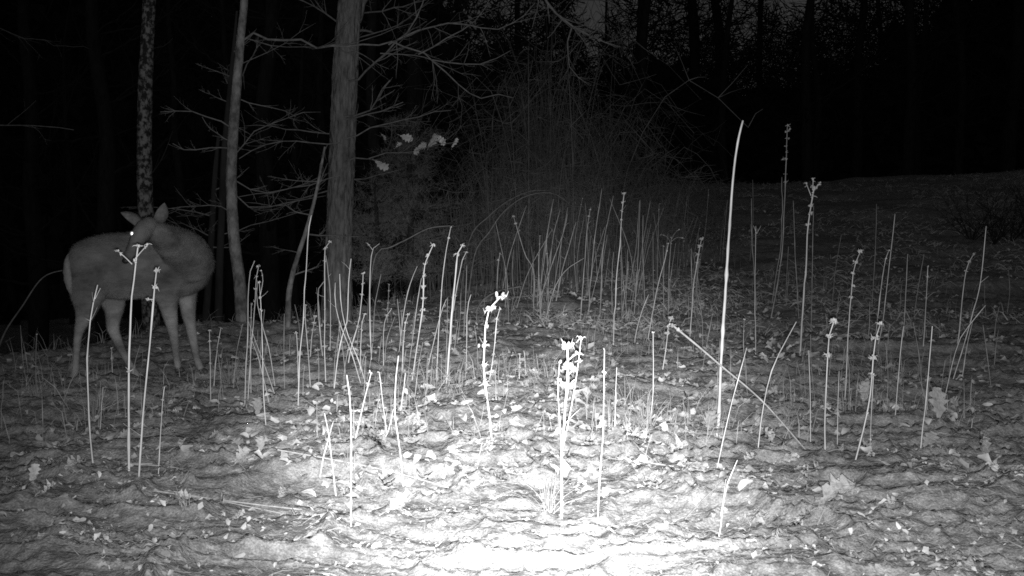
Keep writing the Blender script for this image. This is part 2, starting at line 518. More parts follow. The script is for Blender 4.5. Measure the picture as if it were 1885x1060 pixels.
# muscle and coat unevenness
nm = np.empty(len(dme.vertices) * 3); dme.vertex_normals.foreach_get('vector', nm); nm = nm.reshape(-1, 3)
low = sstep(0.25, 0.5, co[:, 2])
co += nm * (low * (0.006 * vn(co[:, 0] / .09, co[:, 2] / .09 + co[:, 1], 61) + 0.0012 * vn(co[:, 0] / .012, co[:, 2] / .02, 62)))[:, None]
co -= np.array(tuple(deer_loc))
dme.vertices.foreach_set('co', co.ravel()); dme.update()
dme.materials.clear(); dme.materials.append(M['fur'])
dme.polygons.foreach_set('use_smooth', np.ones(len(dme.polygons), bool))
dme.name = 'deer_body'
deer = empty('deer', deer_loc, 'doe with head turned back over its flank, one eye shining in the flash', 'deer')
ob = bpy.data.objects.new('body', dme); COL.objects.link(ob); ob.parent = deer

for top, bot in hooves:
    h = MB()
    for s in (-1, 1):               # cloven: two toes
        off = Vector((.011 * s, 0, 0))
        fwd = Vector((.012, -.006, 0))
        h.tube([top + off * .6, (top + bot) / 2 + off + fwd * .5, bot + off + fwd + Vector((0, 0, -.004))], [.013, .017, .019], 8)
    h.build('hoof', M['hoof'], deer, None)
    COL.objects[-1].location = (0, 0, 0)
for o in list(deer.children):
    if o.name.startswith('hoof'):
        me = o.data
        c = np.empty(len(me.vertices) * 3); me.vertices.foreach_get('co', c)
        c = c.reshape(-1, 3) - np.array(tuple(deer_loc)); me.vertices.foreach_set('co', c.ravel()); me.update()

def shift_child(o):
    me = o.data
    c = np.empty(len(me.vertices) * 3); me.vertices.foreach_get('co', c)
    c = c.reshape(-1, 3) - np.array(tuple(deer_loc)); me.vertices.foreach_set('co', c.ravel()); me.update()
    return o

def ear(base, tip, width, open_dir):
    """a cupped leaf-shaped ear with an open front and some thickness"""
    b, t = base, tip
    ax = t - b; L = ax.length; ax.normalize()
    od = (open_dir - ax * open_dir.dot(ax)).normalized()
    sd = ax.cross(od).normalized()
    prof = [(0, .34), (.12, .62), (.3, .92), (.5, 1.0), (.68, .86), (.83, .58), (.94, .26), (1, .03)]
    m_ = MB(); k = 9
    rows = []
    for thick in (0, 1):
        for tt, w in prof:
            for q in range(k):
                u = -1 + 2 * q / (k - 1)
                cupa = u * 1.05
                p = b + ax * (tt * L) + sd * (math.sin(cupa) / math.sin(1.05) * width * .5 * w) - od * ((math.cos(cupa) - .5) * width * .55 * w + thick * .008 * (1 - abs(u) ** 4) + .02 * math.sin(tt * 3.1))
                rows.append(tuple(p))
    n = len(prof); F = []
    for th in (0, 1):
        o0 = th * n * k
        for s in range(n - 1):
            for q in range(k - 1):
                f = (o0 + s * k + q, o0 + s * k + q + 1, o0 + (s + 1) * k + q + 1, o0 + (s + 1) * k + q)
                F.append(f if th == 0 else f[::-1])
    for s in range(n - 1):
        for q in (0, k - 1):
            F.append((s * k + q, (s + 1) * k + q, n * k + (s + 1) * k + q, n * k + s * k + q))
    m_.add(rows, F)
    return shift_child(m_.build('ear', M['ear'], deer))
ear(dp(264, 419, -.36), dp(222, 391, -.36), .075, Vector((-.25, -1, -.45)))
ear(dp(287, 415, -.29), dp(303, 373, -.24), .082, Vector((-.1, -1, .15)))

def blob(name, c, r, m, squash=(1, 1, 1)):
    m_ = MB(); V = []; F = []
    nu, nv = 12, 8
    for a in range(nv + 1):
        for b in range(nu):
            th = math.pi * a / nv; ph = 2 * math.pi * b / nu
            V.append((c.x + r * squash[0] * math.sin(th) * math.cos(ph), c.y + r * squash[1] * math.sin(th) * math.sin(ph), c.z + r * squash[2] * math.cos(th)))
    for a in range(nv):
        for b in range(nu):
            b2 = (b + 1) % nu
            F.append((a * nu + b, (a + 1) * nu + b, (a + 1) * nu + b2, a * nu + b2))
    m_.add(V, F)
    return shift_child(m_.build(name, m, deer))
from mathutils.bvhtree import BVHTree
_bv = BVHTree.FromPolygons([tuple(v.co + deer_loc) for v in dme.vertices], [tuple(p.vertices) for p in dme.polygons])
EYE_P = dp(246, 430, -.40)
for ex in (243, 244, 245, 246, 248, 250):            # the eye sits on the edge of the brow
    _d = ray(ex, 430).normalized()
    _h = _bv.ray_cast(Vector((0, 0, CAM_H)), _d)
    if _h[0] is not None and _h[0].y < DD - .2:
        EYE_P = _h[0] - _d * .002; break
eye = blob('eye', EYE_P, .016, M['eye'], (.85, .32, 1.0))
eye['label'] = 'shining eye of the deer'
c = np.empty(len(eye.data.vertices) * 3); eye.data.vertices.foreach_get('co', c); c = c.reshape(-1, 3)
eo = np.array(tuple(EYE_P - deer_loc)); look = Vector((-EYE_P.x, -EYE_P.y, 0)).normalized()
Rm = np.array(Vector((0, -1, 0)).rotation_difference(look).to_matrix())
eye.data.vertices.foreach_set('co', ((c - eo) @ Rm.T + eo).ravel()); eye.data.update()
blob('nose', dp(231, 480, -.48), .02, M['nose'], (1, .8, .8))
tm = MB()
tm.tube(spline([dp(137, 462, yaw(137) - .02), dp(129, 480, yaw(130) - .05), dp(127, 505, yaw(130) - .06), dp(131, 530, yaw(130) - .06), dp(137, 549, yaw(130) - .05)], 14),
        [.012, .02, .026, .03, .032, .032, .032, .031, .03, .028, .025, .02, .013, .004], 10, wob=.06)
shift_child(tm.build('tail', M['pale_fur'], deer))['label'] = 'pale fringed tail'
# winter coat: short hairs lying along the body
fc = np.array([tuple(p.center) for p in dme.polygons]); fn = np.array([tuple(p.normal) for p in dme.polygons])
pick = nrg.integers(0, len(fc), 70000)
hp = fc[pick] + nrg.normal(0, .003, (70000, 3)); hn = fn[pick]
lowl = sstep(.52, .40, hp[:, 2])[:, None]; hd = (hp[:, 1] + deer_loc.y < DD - .28)[:, None]
flow = np.where(hd, [.5, .2, .8], np.array([-.85, .05, -.45])) * (1 - lowl) + np.array([0, 0, -1.0]) * lowl
flow = flow + nrg.normal(0, .22, flow.shape)
flow -= hn * (flow * hn).sum(1)[:, None]; flow /= np.linalg.norm(flow, axis=1)[:, None] + 1e-9
dirv = flow * .95 + hn * nrg.uniform(.12, .42, (70000, 1))
hl = np.where(hd, .009, .022 * (1 - lowl) + .008 * lowl) * nrg.uniform(.6, 1.3, (70000, 1))
sdv = np.cross(flow, hn); hw = .0011
tri = np.stack([hp - sdv * hw, hp + sdv * hw, hp + dirv * hl], 1)
ch = MB(); ch.add(tri.reshape(-1, 3), np.arange(210000).reshape(-1, 3).tolist())
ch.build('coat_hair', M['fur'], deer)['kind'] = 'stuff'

# ------------------------------------------------------------------ stalks
LUMP = []
for k in range(8):
    nu, nv = 6, 4; V = []; F = []
    r_ = random.Random(k + 50)
    for a in range(nv + 1):
        for b in range(nu):
            th = math.pi * a / nv; ph = 2 * math.pi * b / nu; rr = r_.uniform(.65, 1.3)
            V.append((rr * math.sin(th) * math.cos(ph), rr * math.sin(th) * math.sin(ph), 1.2 * rr * math.cos(th)))
    for a in range(nv):
        for b in range(nu):
            b2 = (b + 1) % nu; F.append((a * nu + b, (a + 1) * nu + b, (a + 1) * nu + b2, a * nu + b2))
    LUMP.append((np.array(V), F))

def lumps(mb, P, r, count, spread, r2):
    """husks, curled bracts and hooks gathered along a piece of stem P"""
    for _ in range(count):
        p = P[r2.randrange(len(P))]
        V, F = LUMP[r2.randrange(8)]
        s = r * r2.uniform(.35, 1.15)
        off = np.array([r2.gauss(0, spread), r2.gauss(0, spread), r2.gauss(0, spread * .6)])
        mb.add(V * s * np.array([1, 1, r2.uniform(.7, 1.5)]) + p + off, F)
        if r2.random() < .8:       # a curled dry bract
            a = r2.uniform(0, 6.28); L = r * r2.uniform(2.5, 5)
            d = np.array([math.cos(a), math.sin(a) * .6, r2.uniform(-.5, .7)])
            q = [p + d * L * t + np.array([0, 0, -L * .6 * t * t * r2.uniform(-.6, 1)]) for t in (0, .35, .7, 1)]
            mb.tube(q, [r * .3, r * .4, r * .35, r * .1], 4)

def stalk(label, pts, w, style='bare', forks=(), group=None, dimmed=False, plain=False, seed=None, depth=None, lean=0.0, mesh_n=None, head_from=.76):
    """pts base first in picture coordinates; w the stem width there. Stands on the ground below its first point."""
    seed = seed if seed is not None else int(pts[0][0] * 7 + pts[0][1])
    r2 = random.Random(seed)
    g0 = ground_at(*pts[0]) if depth is None else None
    Y = g0.y if g0 is not None else depth
    n = len(pts)
    lean = lean or r2.uniform(-.06, .06)
    W3 = [at(p[0], p[1], Y + lean * q / max(1, n - 1)) for q, p in enumerate(pts)]
    base = Vector((W3[0].x, W3[0].y, gzf(W3[0].x, W3[0].y)))
    W3[0] = base - Vector((0, 0, .03))
    k = mesh_n or max(8, int((W3[-1] - W3[0]).length / .06))
    C = spline(W3, k)
    rr = w / F_PX * Y * .5 * (.54 if w < 4.3 else .66)
    L = np.linspace(0, 1, k)
    wig = 0.05 if plain else .22
    C[1:, :] += np.cumsum(np.array([[r2.gauss(0, 1), r2.gauss(0, 1), 0] for _ in range(k - 1)]), 0) * rr * wig
    for q in range(3, k - 2):
        if r2.random() < .10 and not plain:          # a kink where the stem once snapped
            C[q:, 0] += r2.gauss(0, 1.1) * rr; C[q:, 1] += r2.gauss(0, 1.1) * rr
    radii = rr * (1.08 - .42 * L)
    for q in range(2, k - 1):
        radii[q] *= r2.uniform(.88, 1.12) * (r2.uniform(1.2, 1.6) if r2.random() < .18 else 1)
    root = empty('weed_stalk', base, label, 'weed stalk', group)
    m_ = MB(); m_.tube(C, radii, 6)
    fk = []
    for f in forks:
        P = [at(p[0], p[1], Y + lean) for p in f]
        Q = spline(P, 6); fk.append(Q)
        m_.tube(Q, rr * np.linspace(.55, .3, 6), 5)
    m_.build('stem', M['dim_stalk'] if (group or dimmed or base.y > 8.6) else M['stalk'], root, base)  # far and filler stems take the dimmed colour, standing in for light falloff
    h = MB(); s0 = int(k * head_from)
    if style == 'heavy': lumps(h, C[int(k * (head_from - .08)):], rr * 1.45, 40, rr * 1.8, r2)
    elif style == 'knob': lumps(h, C[s0:], rr * 1.15, 17, rr * 1.4, r2)
    elif style == 'tip': lumps(h, C[-2:], rr * 1.2, 6, rr * 1.4, r2)
    if style in ('heavy', 'knob'): lumps(h, C[-2:], rr * 1.25, 5, rr * 1.2, r2)
    for Q in fk:
        h2 = MB(); lumps(h2, Q[-2:], rr * .95, 5, rr * .6, r2)
        if style != 'bare' or r2.random() < .5: h2.build('seed_head', M['husk'], root, base)['kind'] = 'stuff'
    if h.n: h.build('seed_head', M['husk'], root, base)['kind'] = 'stuff'
    if style != 'bare' and r2.random() < .55:
        lf = MB(); q = C[int(k * r2.uniform(.3, .6))]
        lumps(lf, [q], rr * 1.0, 3, rr * 1.0, r2)
        lf.build('dry_bud', M['husk'], root, base)
    # broken side twigs left on the stem
    for _ in range(r2.choice((0, 0, 1, 1, 2, 3)) if k > 9 and not plain else 0):
        q = r2.randrange(int(k * .25), int(k * .92)); a = r2.uniform(0, 6.28); L_ = r2.uniform(.02, .09)
        d_ = np.array([math.cos(a), math.sin(a), r2.uniform(.2, 1.3)]); d_ /= np.linalg.norm(d_)
        t_ = MB(); t_.tube(spline([C[q], C[q] + d_ * L_ * .5, C[q] + d_ * L_ + np.array([0, 0, r2.uniform(-.3, .3) * L_])], 5), rr * np.linspace(.5, .2, 5), 4)
        t_.build('side_twig', M['dim_stalk'], root, base)
    return root

S = stalk
# --- in front of the deer
S('slender bare stalk before the deer\'s hind leg, its tip bending to the right', [(174, 872), (166, 800), (161, 690), (164, 620), (170, 570), (178, 537), (181, 524)], 4.5, forks=[[(175, 550), (185, 530)]])
S('tall pale stalk with three-pronged forked top in front of the deer\'s belly', [(238, 888), (237, 740), (240, 600), (244, 510), (249, 470), (251, 452)], 6.5, 'tip', forks=[[(243, 486), (232, 475), (217, 462)], [(249, 476), (260, 463), (272, 450)]])
S('leaning pale stalk with knobby tip crossing the deer\'s front leg', [(254, 896), (262, 800), (270, 700), (277, 620), (283, 540), (287, 497)], 5.5, 'knob', forks=[[(282, 551), (270, 551)]], head_from=.86)
S('short thin stalk with small knob in front of the deer\'s hooves', [(291, 882), (296, 800), (300, 735), (303, 712)], 3.2, 'tip')
S('short knobby stalk right beside the deer\'s front hoof', [(387, 730), (387, 690), (386, 642), (385, 608)], 3.5, 'knob', head_from=.5)
S('short leaning stalk with round bud between the deer and the sapling', [(393, 716), (396, 670), (399, 640), (405, 604)], 3.2, 'tip')
S('faint knobby stalk seen between the deer\'s hind and front legs', [(208, 700), (206, 660), (206, 640)], 2.6, 'knob', head_from=.4)
S('thin forked twig stalk left of the forked pale stalk', [(183, 790), (188, 740), (190, 712)], 2.6, forks=[[(187, 740), (194, 716)], [(185, 755), (230, 735)]])
# --- bundle beside the sapling
BG = 'bundle of stalks beside the sapling foot'
S('bare stalk with hooked tip, leftmost of the bundle beside the sapling', [(450, 735), (452, 680), (455, 621), (456, 539), (461, 493), (468, 480)], 3.4)
S('knobby topped upright stalk of the bundle beside the sapling', [(455, 725), (462, 650), (468, 590), (471, 520), (476, 490)], 3.4, 'knob')
S('knobby stalk with drooping second head in the bundle beside the sapling', [(491, 806), (485, 720), (482, 605), (479, 545), (477, 520)], 3.4, 'knob', forks=[[(479, 545), (484, 515), (481, 498)]])
S('stalk leaning hard left across the bundle beside the sapling', [(508, 705), (497, 650), (486, 610), (473, 553), (475, 520)], 3.0)
S('thin crossing stalk low in the bundle beside the sapling', [(510, 722), (484, 665), (457, 592)], 2.8)
S('short crossing stalk at the foot of the bundle', [(498, 745), (478, 668), (460, 620)], 2.8)
S('thin stalk standing just behind the bundle with fluffy top', [(462, 720), (461, 640), (462, 560)], 2.6, 'tip')
# --- before the oak
S('tall bright bare stalk left of the oak trunk', [(548, 748), (551, 657), (557, 594), (559, 539), (563, 498), (566, 430), (572, 396)], 4.2)
S('kinked stalk crossing the foot of the tall bright stalk', [(572, 706), (568, 657), (562, 583), (563, 561)], 3.0, 'tip')
S('short stalk with a clustered head left of the oak', [(570, 660), (574, 620), (580, 582)], 3.0, 'heavy')
S('stubby pale stalk with open tip at the tall bright stalk\'s foot', [(549, 700), (548, 640), (546, 612)], 3.6, 'tip')
S('stalk with hooked knobby top against the oak\'s left edge', [(600, 700), (597, 640), (598, 605), (598, 539), (598, 470), (601, 446), (607, 445)], 3.6, 'knob', head_from=.8)
S('thin arching stalk sprouting beside the hooked knobby stalk', [(607, 645), (608, 553), (603, 498), (599, 470)], 3.0, forks=[[(604, 510), (610, 503)]])
S('bent over stalk with drooping tip before the oak\'s left foot', [(595, 660), (588, 600), (585, 560), (587, 525), (596, 518)], 2.8)
S('longest crossing stalk, leaning left before the oak trunk', [(678, 708), (660, 663), (639, 613), (628, 561), (625, 504)], 3.6)
S('shorter parallel stalk leaning left before the oak trunk', [(668, 702), (647, 649), (628, 602), (617, 558), (617, 520)], 3.2)
S('curved stalk leaning right and crossing the two before the oak', [(614, 716), (622, 660), (630, 619), (639, 588), (642, 512), (646, 476)], 3.8)
S('knob tipped stalk leaning right just past the oak trunk', [(640, 680), (647, 638), (661, 589), (666, 539), (668, 503)], 3.8, 'knob')
S('short wavy stalk with double knob right of the oak', [(663, 690), (664, 640), (667, 591), (672, 578)], 3.2, 'knob', head_from=.6)
S('upright stalk with Y shaped tip right of the oak trunk', [(684, 672), (681, 580), (682, 485), (687, 457)], 3.4, forks=[[(687, 457), (699, 448)], [(686, 460), (677, 448)]])
# --- middle left
S('tall stalk thick with buds along its upper half', [(757, 695), (770, 619), (777, 564), (779, 498), (787, 471), (796, 451)], 4.2, 'heavy', head_from=.62)
S('thin stalk leaning right under the budded stalk', [(786, 672), (798, 630), (811, 578), (822, 550)], 2.8)
S('tall thin stalk with clustered top, highest of the middle stand', [(803, 690), (808, 610), (814, 518), (822, 455), (829, 419)], 3.2, 'tip')
S('thick smooth bright stalk with bent over tip', [(821, 700), (830, 591), (837, 518), (840, 477), (845, 455), (851, 451)], 5.0, 'tip')
S('stalk with fuzzy tip close behind the thick smooth one', [(830, 640), (832, 591), (841, 531), (852, 477), (859, 464)], 3.4, 'tip')
S('plain thin stalk left of the budded stalk', [(752, 660), (757, 641), (769, 553), (776, 512)], 2.8)
S('leaning grey stalk with cut tip between oak and budded stalk', [(733, 650), (743, 575), (754, 523), (767, 490)], 2.8)
S('short stalk with long bud below the budded stalk', [(739, 690), (743, 630), (746, 597), (752, 578)], 3.4, 'knob', head_from=.6)
S('slanting forked thin stalk right of the Y tipped stalk', [(706, 680), (706, 605), (713, 578), (721, 568)], 2.6, 'tip')
S('short straight spike between the oak and the budded stalk', [(739, 632), (735, 590), (731, 550)], 2.6)
S('faint knobby stalk behind the short straight spike', [(713, 600), (714, 560), (716, 524)], 2.6, 'knob', head_from=.3)
S('slim grey spike right of the thick smooth bright stalk', [(859, 680), (860, 578), (867, 542)], 3.0)
S('thick stalk crusted with seed pods, bowing to the right', [(908, 838), (900, 760), (891, 687), (893, 619), (897, 583), (907, 556), (923, 545)], 6.5, 'heavy', head_from=.50)
S('smaller pod bearing stalk beside the crusted bowing one', [(897, 730), (903, 687), (911, 627), (915, 585), (920, 568)], 4.0, 'knob', head_from=.45)
S('stiff upright stalk rising just behind the crusted bowing one', [(915, 570), (915, 537), (917, 490), (921, 467)], 3.4, 'tip')
# --- the crowded stand in the centre
for lab, pts, w, sty in (
    ('straight stalk leaning right under the arching canes', [(994, 566), (997, 516), (1009, 426), (1019, 366)], 2.8, 'bare'),
    ('second parallel stalk right of the arching canes', [(1005, 566), (1018, 439), (1031, 385)], 2.6, 'bare'),
    ('long slanted stalk in the crowded stand with notched middle', [(988, 572), (1020, 475), (1037, 426), (1044, 393)], 3.0, 'bare'),
    ('slanted stalk with thick pointed head in the crowded stand', [(1022, 568), (1037, 489), (1048, 453), (1061, 409)], 3.2, 'bare'),
    ('upright stalk with swollen tip in the crowded stand', [(1067, 600), (1075, 508), (1079, 439), (1086, 385)], 3.0, 'tip'),
    ('tall leaning stalk with blunt tip in the crowded stand', [(1083, 585), (1091, 467), (1100, 398), (1108, 346)], 3.2, 'bare'),
    ('slanted stalk just left of the knobby spire', [(1104, 585), (1111, 453), (1128, 360)], 2.8, 'bare'),
    ('tall spire with a round gall halfway up in the crowded stand', [(1129, 640), (1131, 521), (1138, 448), (1141, 398), (1146, 356)], 3.4, 'knob'),
    ('tall pale stem right of the galled spire', [(1167, 578), (1171, 521), (1175, 439), (1178, 368)], 3.0, 'bare'),
    ('plain stem second to the right of the galled spire', [(1187, 565), (1186, 520), (1184, 453), (1185, 396)], 3.0, 'bare'),
    ('faint thin stem left of the flat-topped stalk', [(1203, 560), (1202, 500), (1202, 426)], 2.4, 'bare'),
    ('stem with twisted husk left of the flat-topped stalk', [(1192, 625), (1209, 535), (1225, 475), (1230, 448)], 3.0, 'tip'),
    ('stalk with elongated seed cluster right of the flat-topped stalk', [(1269, 622), (1275, 560), (1279, 508), (1286, 464), (1291, 439)], 3.4, 'heavy'),
    ('short slanted snapped stalk below the flat-topped one', [(1168, 630), (1171, 612), (1182, 571), (1194, 542)], 3.4, 'bare'),
    ('stalk arching sharply over to the right in the crowded stand', [(1003, 596), (1020, 532), (1042, 497), (1075, 475)], 3.4, 'bare'),
    ('backward bent stalk slanting up to the left in the crowded stand', [(982, 575), (982, 500), (966, 467), (945, 398)], 3.0, 'knob'),
):
    S(lab, pts, w, sty, head_from=.8)
S('thin stalk with flat branched top like a little umbrella', [(1230, 582), (1232, 494), (1237, 436)], 3.0, 'tip', forks=[[(1235, 448), (1228, 436), (1217, 431)], [(1236, 440), (1243, 428), (1250, 422)], [(1236, 444), (1246, 437), (1257, 438)]])
# --- right side
S('tallest thick bright bare cane, slightly curved, standing alone', [(1322, 775), (1328, 650), (1335, 530), (1343, 400), (1350, 310), (1358, 255), (1366, 222)], 8.6, lean=.05, mesh_n=40, plain=True)
S('very tall thin stalk with ragged top against the dark field edge', [(1418, 585), (1433, 503), (1440, 439), (1444, 333), (1447, 265), (1449, 231)], 4.0, 'knob', forks=[[(1448, 243), (1455, 237)], [(1447, 290), (1440, 293)]], head_from=.7)
S('bare twin of the very tall ragged stalk, shorter and close beside it', [(1420, 560), (1428, 505), (1437, 446), (1438, 326)], 3.2)
S('thick knobby stalk topped by a three-armed crown', [(1472, 660), (1476, 590), (1480, 522), (1484, 427), (1491, 371), (1496, 345)], 5.0, 'knob', forks=[[(1493, 360), (1484, 337)], [(1496, 350), (1497, 329)], [(1495, 355), (1510, 336)]])
S('thin bare stem left of the three-armed stalk', [(1471, 590), (1465, 484), (1461, 369)], 2.6)
S('faint straight stem close behind the three-armed stalk', [(1493, 600), (1495, 484), (1497, 378)], 2.6)
S('stem with one hanging dry leaf right of the tallest cane', [(1393, 575), (1388, 500), (1384, 440), (1383, 365)], 2.8, 'bare', forks=[[(1385, 440), (1381, 412)]])
S('thin stem with star shaped tip right of the tallest cane', [(1391, 660), (1391, 560), (1393, 416)], 2.6, forks=[[(1393, 430), (1387, 415)], [(1393, 430), (1401, 415)]])
S('budded stalk leaning right, first beyond the three-armed one', [(1555, 720), (1563, 612), (1569, 533), (1574, 492), (1586, 462)], 4.0, 'heavy', head_from=.75)
S('leaning stalk with a tip knob, left of a close pair', [(1606, 670), (1612, 612), (1621, 533), (1629, 480), (1636, 460)], 3.2, 'tip')
S('bare long stalk, right of a close pair on the right slope', [(1615, 650), (1625, 594), (1637, 484), (1647, 394)], 2.8)
S('faint tall bare stem behind the close pair', [(1605, 560), (1611, 465), (1613, 375)], 2.4)
S('straight bare stem just right of the close pair', [(1663, 620), (1665, 582), (1670, 467)], 2.6)
S('leaning thin stem with feathery middle on the right slope', [(1682, 580), (1690, 530), (1701, 467)], 2.4)
S('straight stem with blunt bud tip on the right slope', [(1699, 650), (1701, 616), (1705, 550), (1708, 490)], 3.0, 'tip')
S('budded stalk curving to the right near the far right', [(1760, 650), (1765, 616), (1772, 541), (1780, 492), (1793, 467)], 3.4, 'knob')
S('tall leaning stalk with a side bud, farthest right', [(1752, 690), (1780, 616), (1799, 541), (1806, 499), (1814, 416)], 3.2, forks=[[(1805, 520), (1820, 508)]])
S('near stalk with curly budded top below the three-armed crown stalk', [(1519, 828), (1519, 760), (1524, 649), (1529, 609), (1536, 591)], 4.6, 'heavy', head_from=.8)
S('near stalk with twisted seed spike and two legs', [(1572, 838), (1600, 740), (1608, 652), (1615, 609), (1621, 595)], 4.4, 'heavy', forks=[[(1608, 690), (1604, 760), (1601, 838)]], head_from=.74)
S('plain slender stalk right of the twisted seed spike', [(1647, 764), (1658, 649), (1664, 600)], 3.2)
S('bright plain stalk standing right before the big upright leaf', [(1694, 812), (1701, 756), (1710, 649), (1714, 600)], 4.2)
S('plain upright stalk below the three-armed stalk', [(1493, 802), (1492, 756), (1489, 645)], 3.6)
S('stalk leaning far right beyond the fallen stem', [(1394, 828), (1404, 756), (1425, 674), (1467, 592)], 3.6)
S('thin stalk bending far right above the big upright leaf', [(1730, 740), (1762, 638), (1791, 591), (1814, 562)], 2.8)
S('short stalk crossing the far bending one', [(1771, 685), (1780, 640), (1791, 593)], 2.6)
S('stub of stalk left of the curly budded one\'s neighbour', [(1542, 800), (1542, 738), (1544, 683)], 3.0)
S('thin leaning stalk at the foot of the tallest cane', [(1316, 868), (1343, 760), (1365, 677), (1375, 640)], 3.2)
# --- near centre
S('bright three-stemmed candelabra stalk with clubbed tips, nearest to camera', [(1033, 938), (1033, 838), (1041, 752), (1047, 690), (1045, 636)], 8.5, 'heavy',
  forks=[[(1033, 830), (1031, 781), (1027, 720), (1030, 667)], [(1035, 830), (1052, 748), (1063, 680), (1070, 622)], [(1047, 662), (1056, 655), (1066, 650)], [(1046, 690), (1058, 678)]], head_from=.85)
S('tall thin stalk with frayed tip right of the candelabra stalk', [(1099, 955), (1104, 880), (1109, 824), (1112, 727), (1113, 643)], 4.2, 'tip')
S('short straight stake right of the frayed stalk', [(1131, 822), (1133, 750), (1136, 676)], 4.0)
S('pair-stemmed straw stalk near the bottom, leaning right', [(1318, 985), (1338, 904), (1350, 870), (1360, 847)], 4.5, forks=[[(1326, 950), (1332, 915), (1336, 882)]])
S('left stalk of a crossed pair in the left foreground', [(586, 884), (604, 805), (613, 774)], 4.4)
S('right stalk of a crossed pair in the left foreground', [(620, 898), (608, 816), (598, 760)], 4.4)
S('long upright foreground stalk left of the glare', [(646, 968), (647, 881), (646, 752), (639, 690)], 5.0)
S('foreground stalk with bud cluster leaning right over the long upright', [(650, 842), (665, 759), (683, 686)], 4.4, 'tip')
S('foreground stalk leaning left with knotted tip', [(716, 818), (706, 745), (699, 685)], 4.2, 'tip')
S('wavy foreground stalk rising behind the leaning pair', [(744, 890), (736, 820), (727, 770), (729, 690), (733, 655)], 4.4)
S('straight stalk right against the wavy foreground one', [(736, 784), (740, 730), (745, 686)], 4.0)
S('thin foreground stalk crossing the wavy one low down', [(704, 836), (714, 795), (724, 752)], 3.4)
S('short thin stick standing in the glare below the crusted stalk', [(876, 875), (882, 840), (888, 814)], 3.2)
S('little knobby stalk right of the crusted bowing one', [(955, 720), (957, 680), (957, 652)], 3.6, 'knob', head_from=.4)
S('tiny snapped forked stalk above the pale leaf pile', [(968, 700), (966, 660), (964, 645)], 2.8)
S('thin knobby stalk left of the fallen stem\'s tip', [(1193, 800), (1202, 720), (1202, 612)], 3.2, 'tip')
S('budded stalk end beside the fallen stem', [(1218, 690), (1226, 640), (1231, 600), (1236, 585)], 3.6, 'heavy', head_from=.72)

# --- the many plain ones nothing tells apart
def generic(count, x0, x1, y0, y1, h0, h1, w0, w1, label, group, knob=.25):
    for q in range(count):
        bx = rnd.uniform(x0, x1); by = rnd.uniform(y0, y1)
        h = rnd.uniform(h0, h1); ln = rnd.gauss(.06, .13) * h
        mid = (bx + ln * .4 + rnd.gauss(0, .02) * h, by - h * .5)
        o = S(label, [(bx, by), mid, (bx + ln, by - h)], rnd.uniform(w0, w1), 'tip' if rnd.random() < knob else 'bare', group=group, seed=q * 13 + int(x0))
generic(46, 900, 1290, 530, 600, 60, 190, 1.5, 2.4, 'thin faint stalk filling in the crowded stand before the thicket', 'faint stalks of the crowded stand')
generic(30, 1000, 1400, 470, 530, 60, 150, 1.4, 2.2, 'dim far stalk at the edge of the dark thicket', 'dim far stalks')
generic(34, 430, 880, 625, 740, 40, 150, 1.5, 2.5, 'thin short stalk in the stand before the oak', 'short stalks before the oak')
generic(30, 1290, 1880, 545, 760, 40, 140, 1.5, 2.5, 'thin plain stalk scattered over the right slope', 'plain stalks of the right slope')
generic(10, 0, 430, 680, 750, 30, 130, 1.4, 2.2, 'thin dim stalk standing around the deer', 'dim stalks around the deer')
generic(26, 560, 1300, 690, 860, 30, 90, 2.0, 3.2, 'short thin stick standing in the bright leaf litter', 'short sticks in the litter')

# ------------------------------------------------------------------ fallen stems and straws
def fallen(name, label, cat, pts, w, lift, knob=False):
    P = []
    for q, p in enumerate(pts):
        g0 = ground_at(*p)
        P.append(g0)
    n = max(10, int(sum((P[q + 1] - P[q]).length for q in range(len(P) - 1)) / .05))
    C = spline(P, n)
    zz = gz(C[:, 0], C[:, 1])
    u_ = np.linspace(0, 1, n); lin = zz[0] + (zz[-1] - zz[0]) * u_ + .006
    up_ = np.clip((zz - lin).max(), 0, .05)                       # a stiff straw rests on the higher lumps
    C[:, 2] = lin + up_ * .75 + np.interp(u_, np.linspace(0, 1, len(lift)), lift) * .6
    Y = float(C[:, 1].mean()); rr = w / F_PX * Y * .5 * .7
    m_ = MB(); m_.tube(C, rr * np.linspace(1.1, .7, n), 6, wob=.05)
    if knob: lumps(m_, C[:2], rr * 1.3, 6, rr, random.Random(3))
    return tag(m_.build(name, M['dim_stalk'], None, Vector(C[0])), label, cat)
fb = ground_at(1482, 814)
m_ = MB(); C = spline([fb + Vector((0, 0, .005)), at(1402, 737, fb.y + .12), at(1326, 672, fb.y + .28), at(1285, 637, fb.y + .36), at(1236, 597, fb.y + .45)], 22)
m_.tube(C, np.linspace(.003, .0055, 22), 6, wob=.05)
lumps(m_, C[-2:], .006, 7, .004, random.Random(3))
tag(m_.build('fallen_cane', M['dim_stalk'], None, fb), 'long broken stem slanting down to the right past the tallest cane', 'fallen stem')
fallen('fallen_cane', 'thin fallen stem arching up to the right behind the tallest cane', 'fallen stem', [(1212, 725), (1258, 695), (1323, 676), (1412, 655)], 4.0, [.01, .03, .04, .03])
fallen('fallen_cane', 'thin fallen stem crossing the long slanting one, pointing down right', 'fallen stem', [(1340, 670), (1420, 695), (1500, 716), (1562, 728)], 4.0, [.03, .03, .02, .0])
fallen('fallen_straw', 'thick double straw lying flat at the bottom left', 'straw', [(290, 922), (380, 927), (470, 933), (556, 937)], 5.0, [.01, .008, .008, .004])
fallen('fallen_straw', 'thinner straw lying against the thick one at the bottom left', 'straw', [(310, 918), (400, 928), (532, 941)], 4.0, [.012, .01, .006])
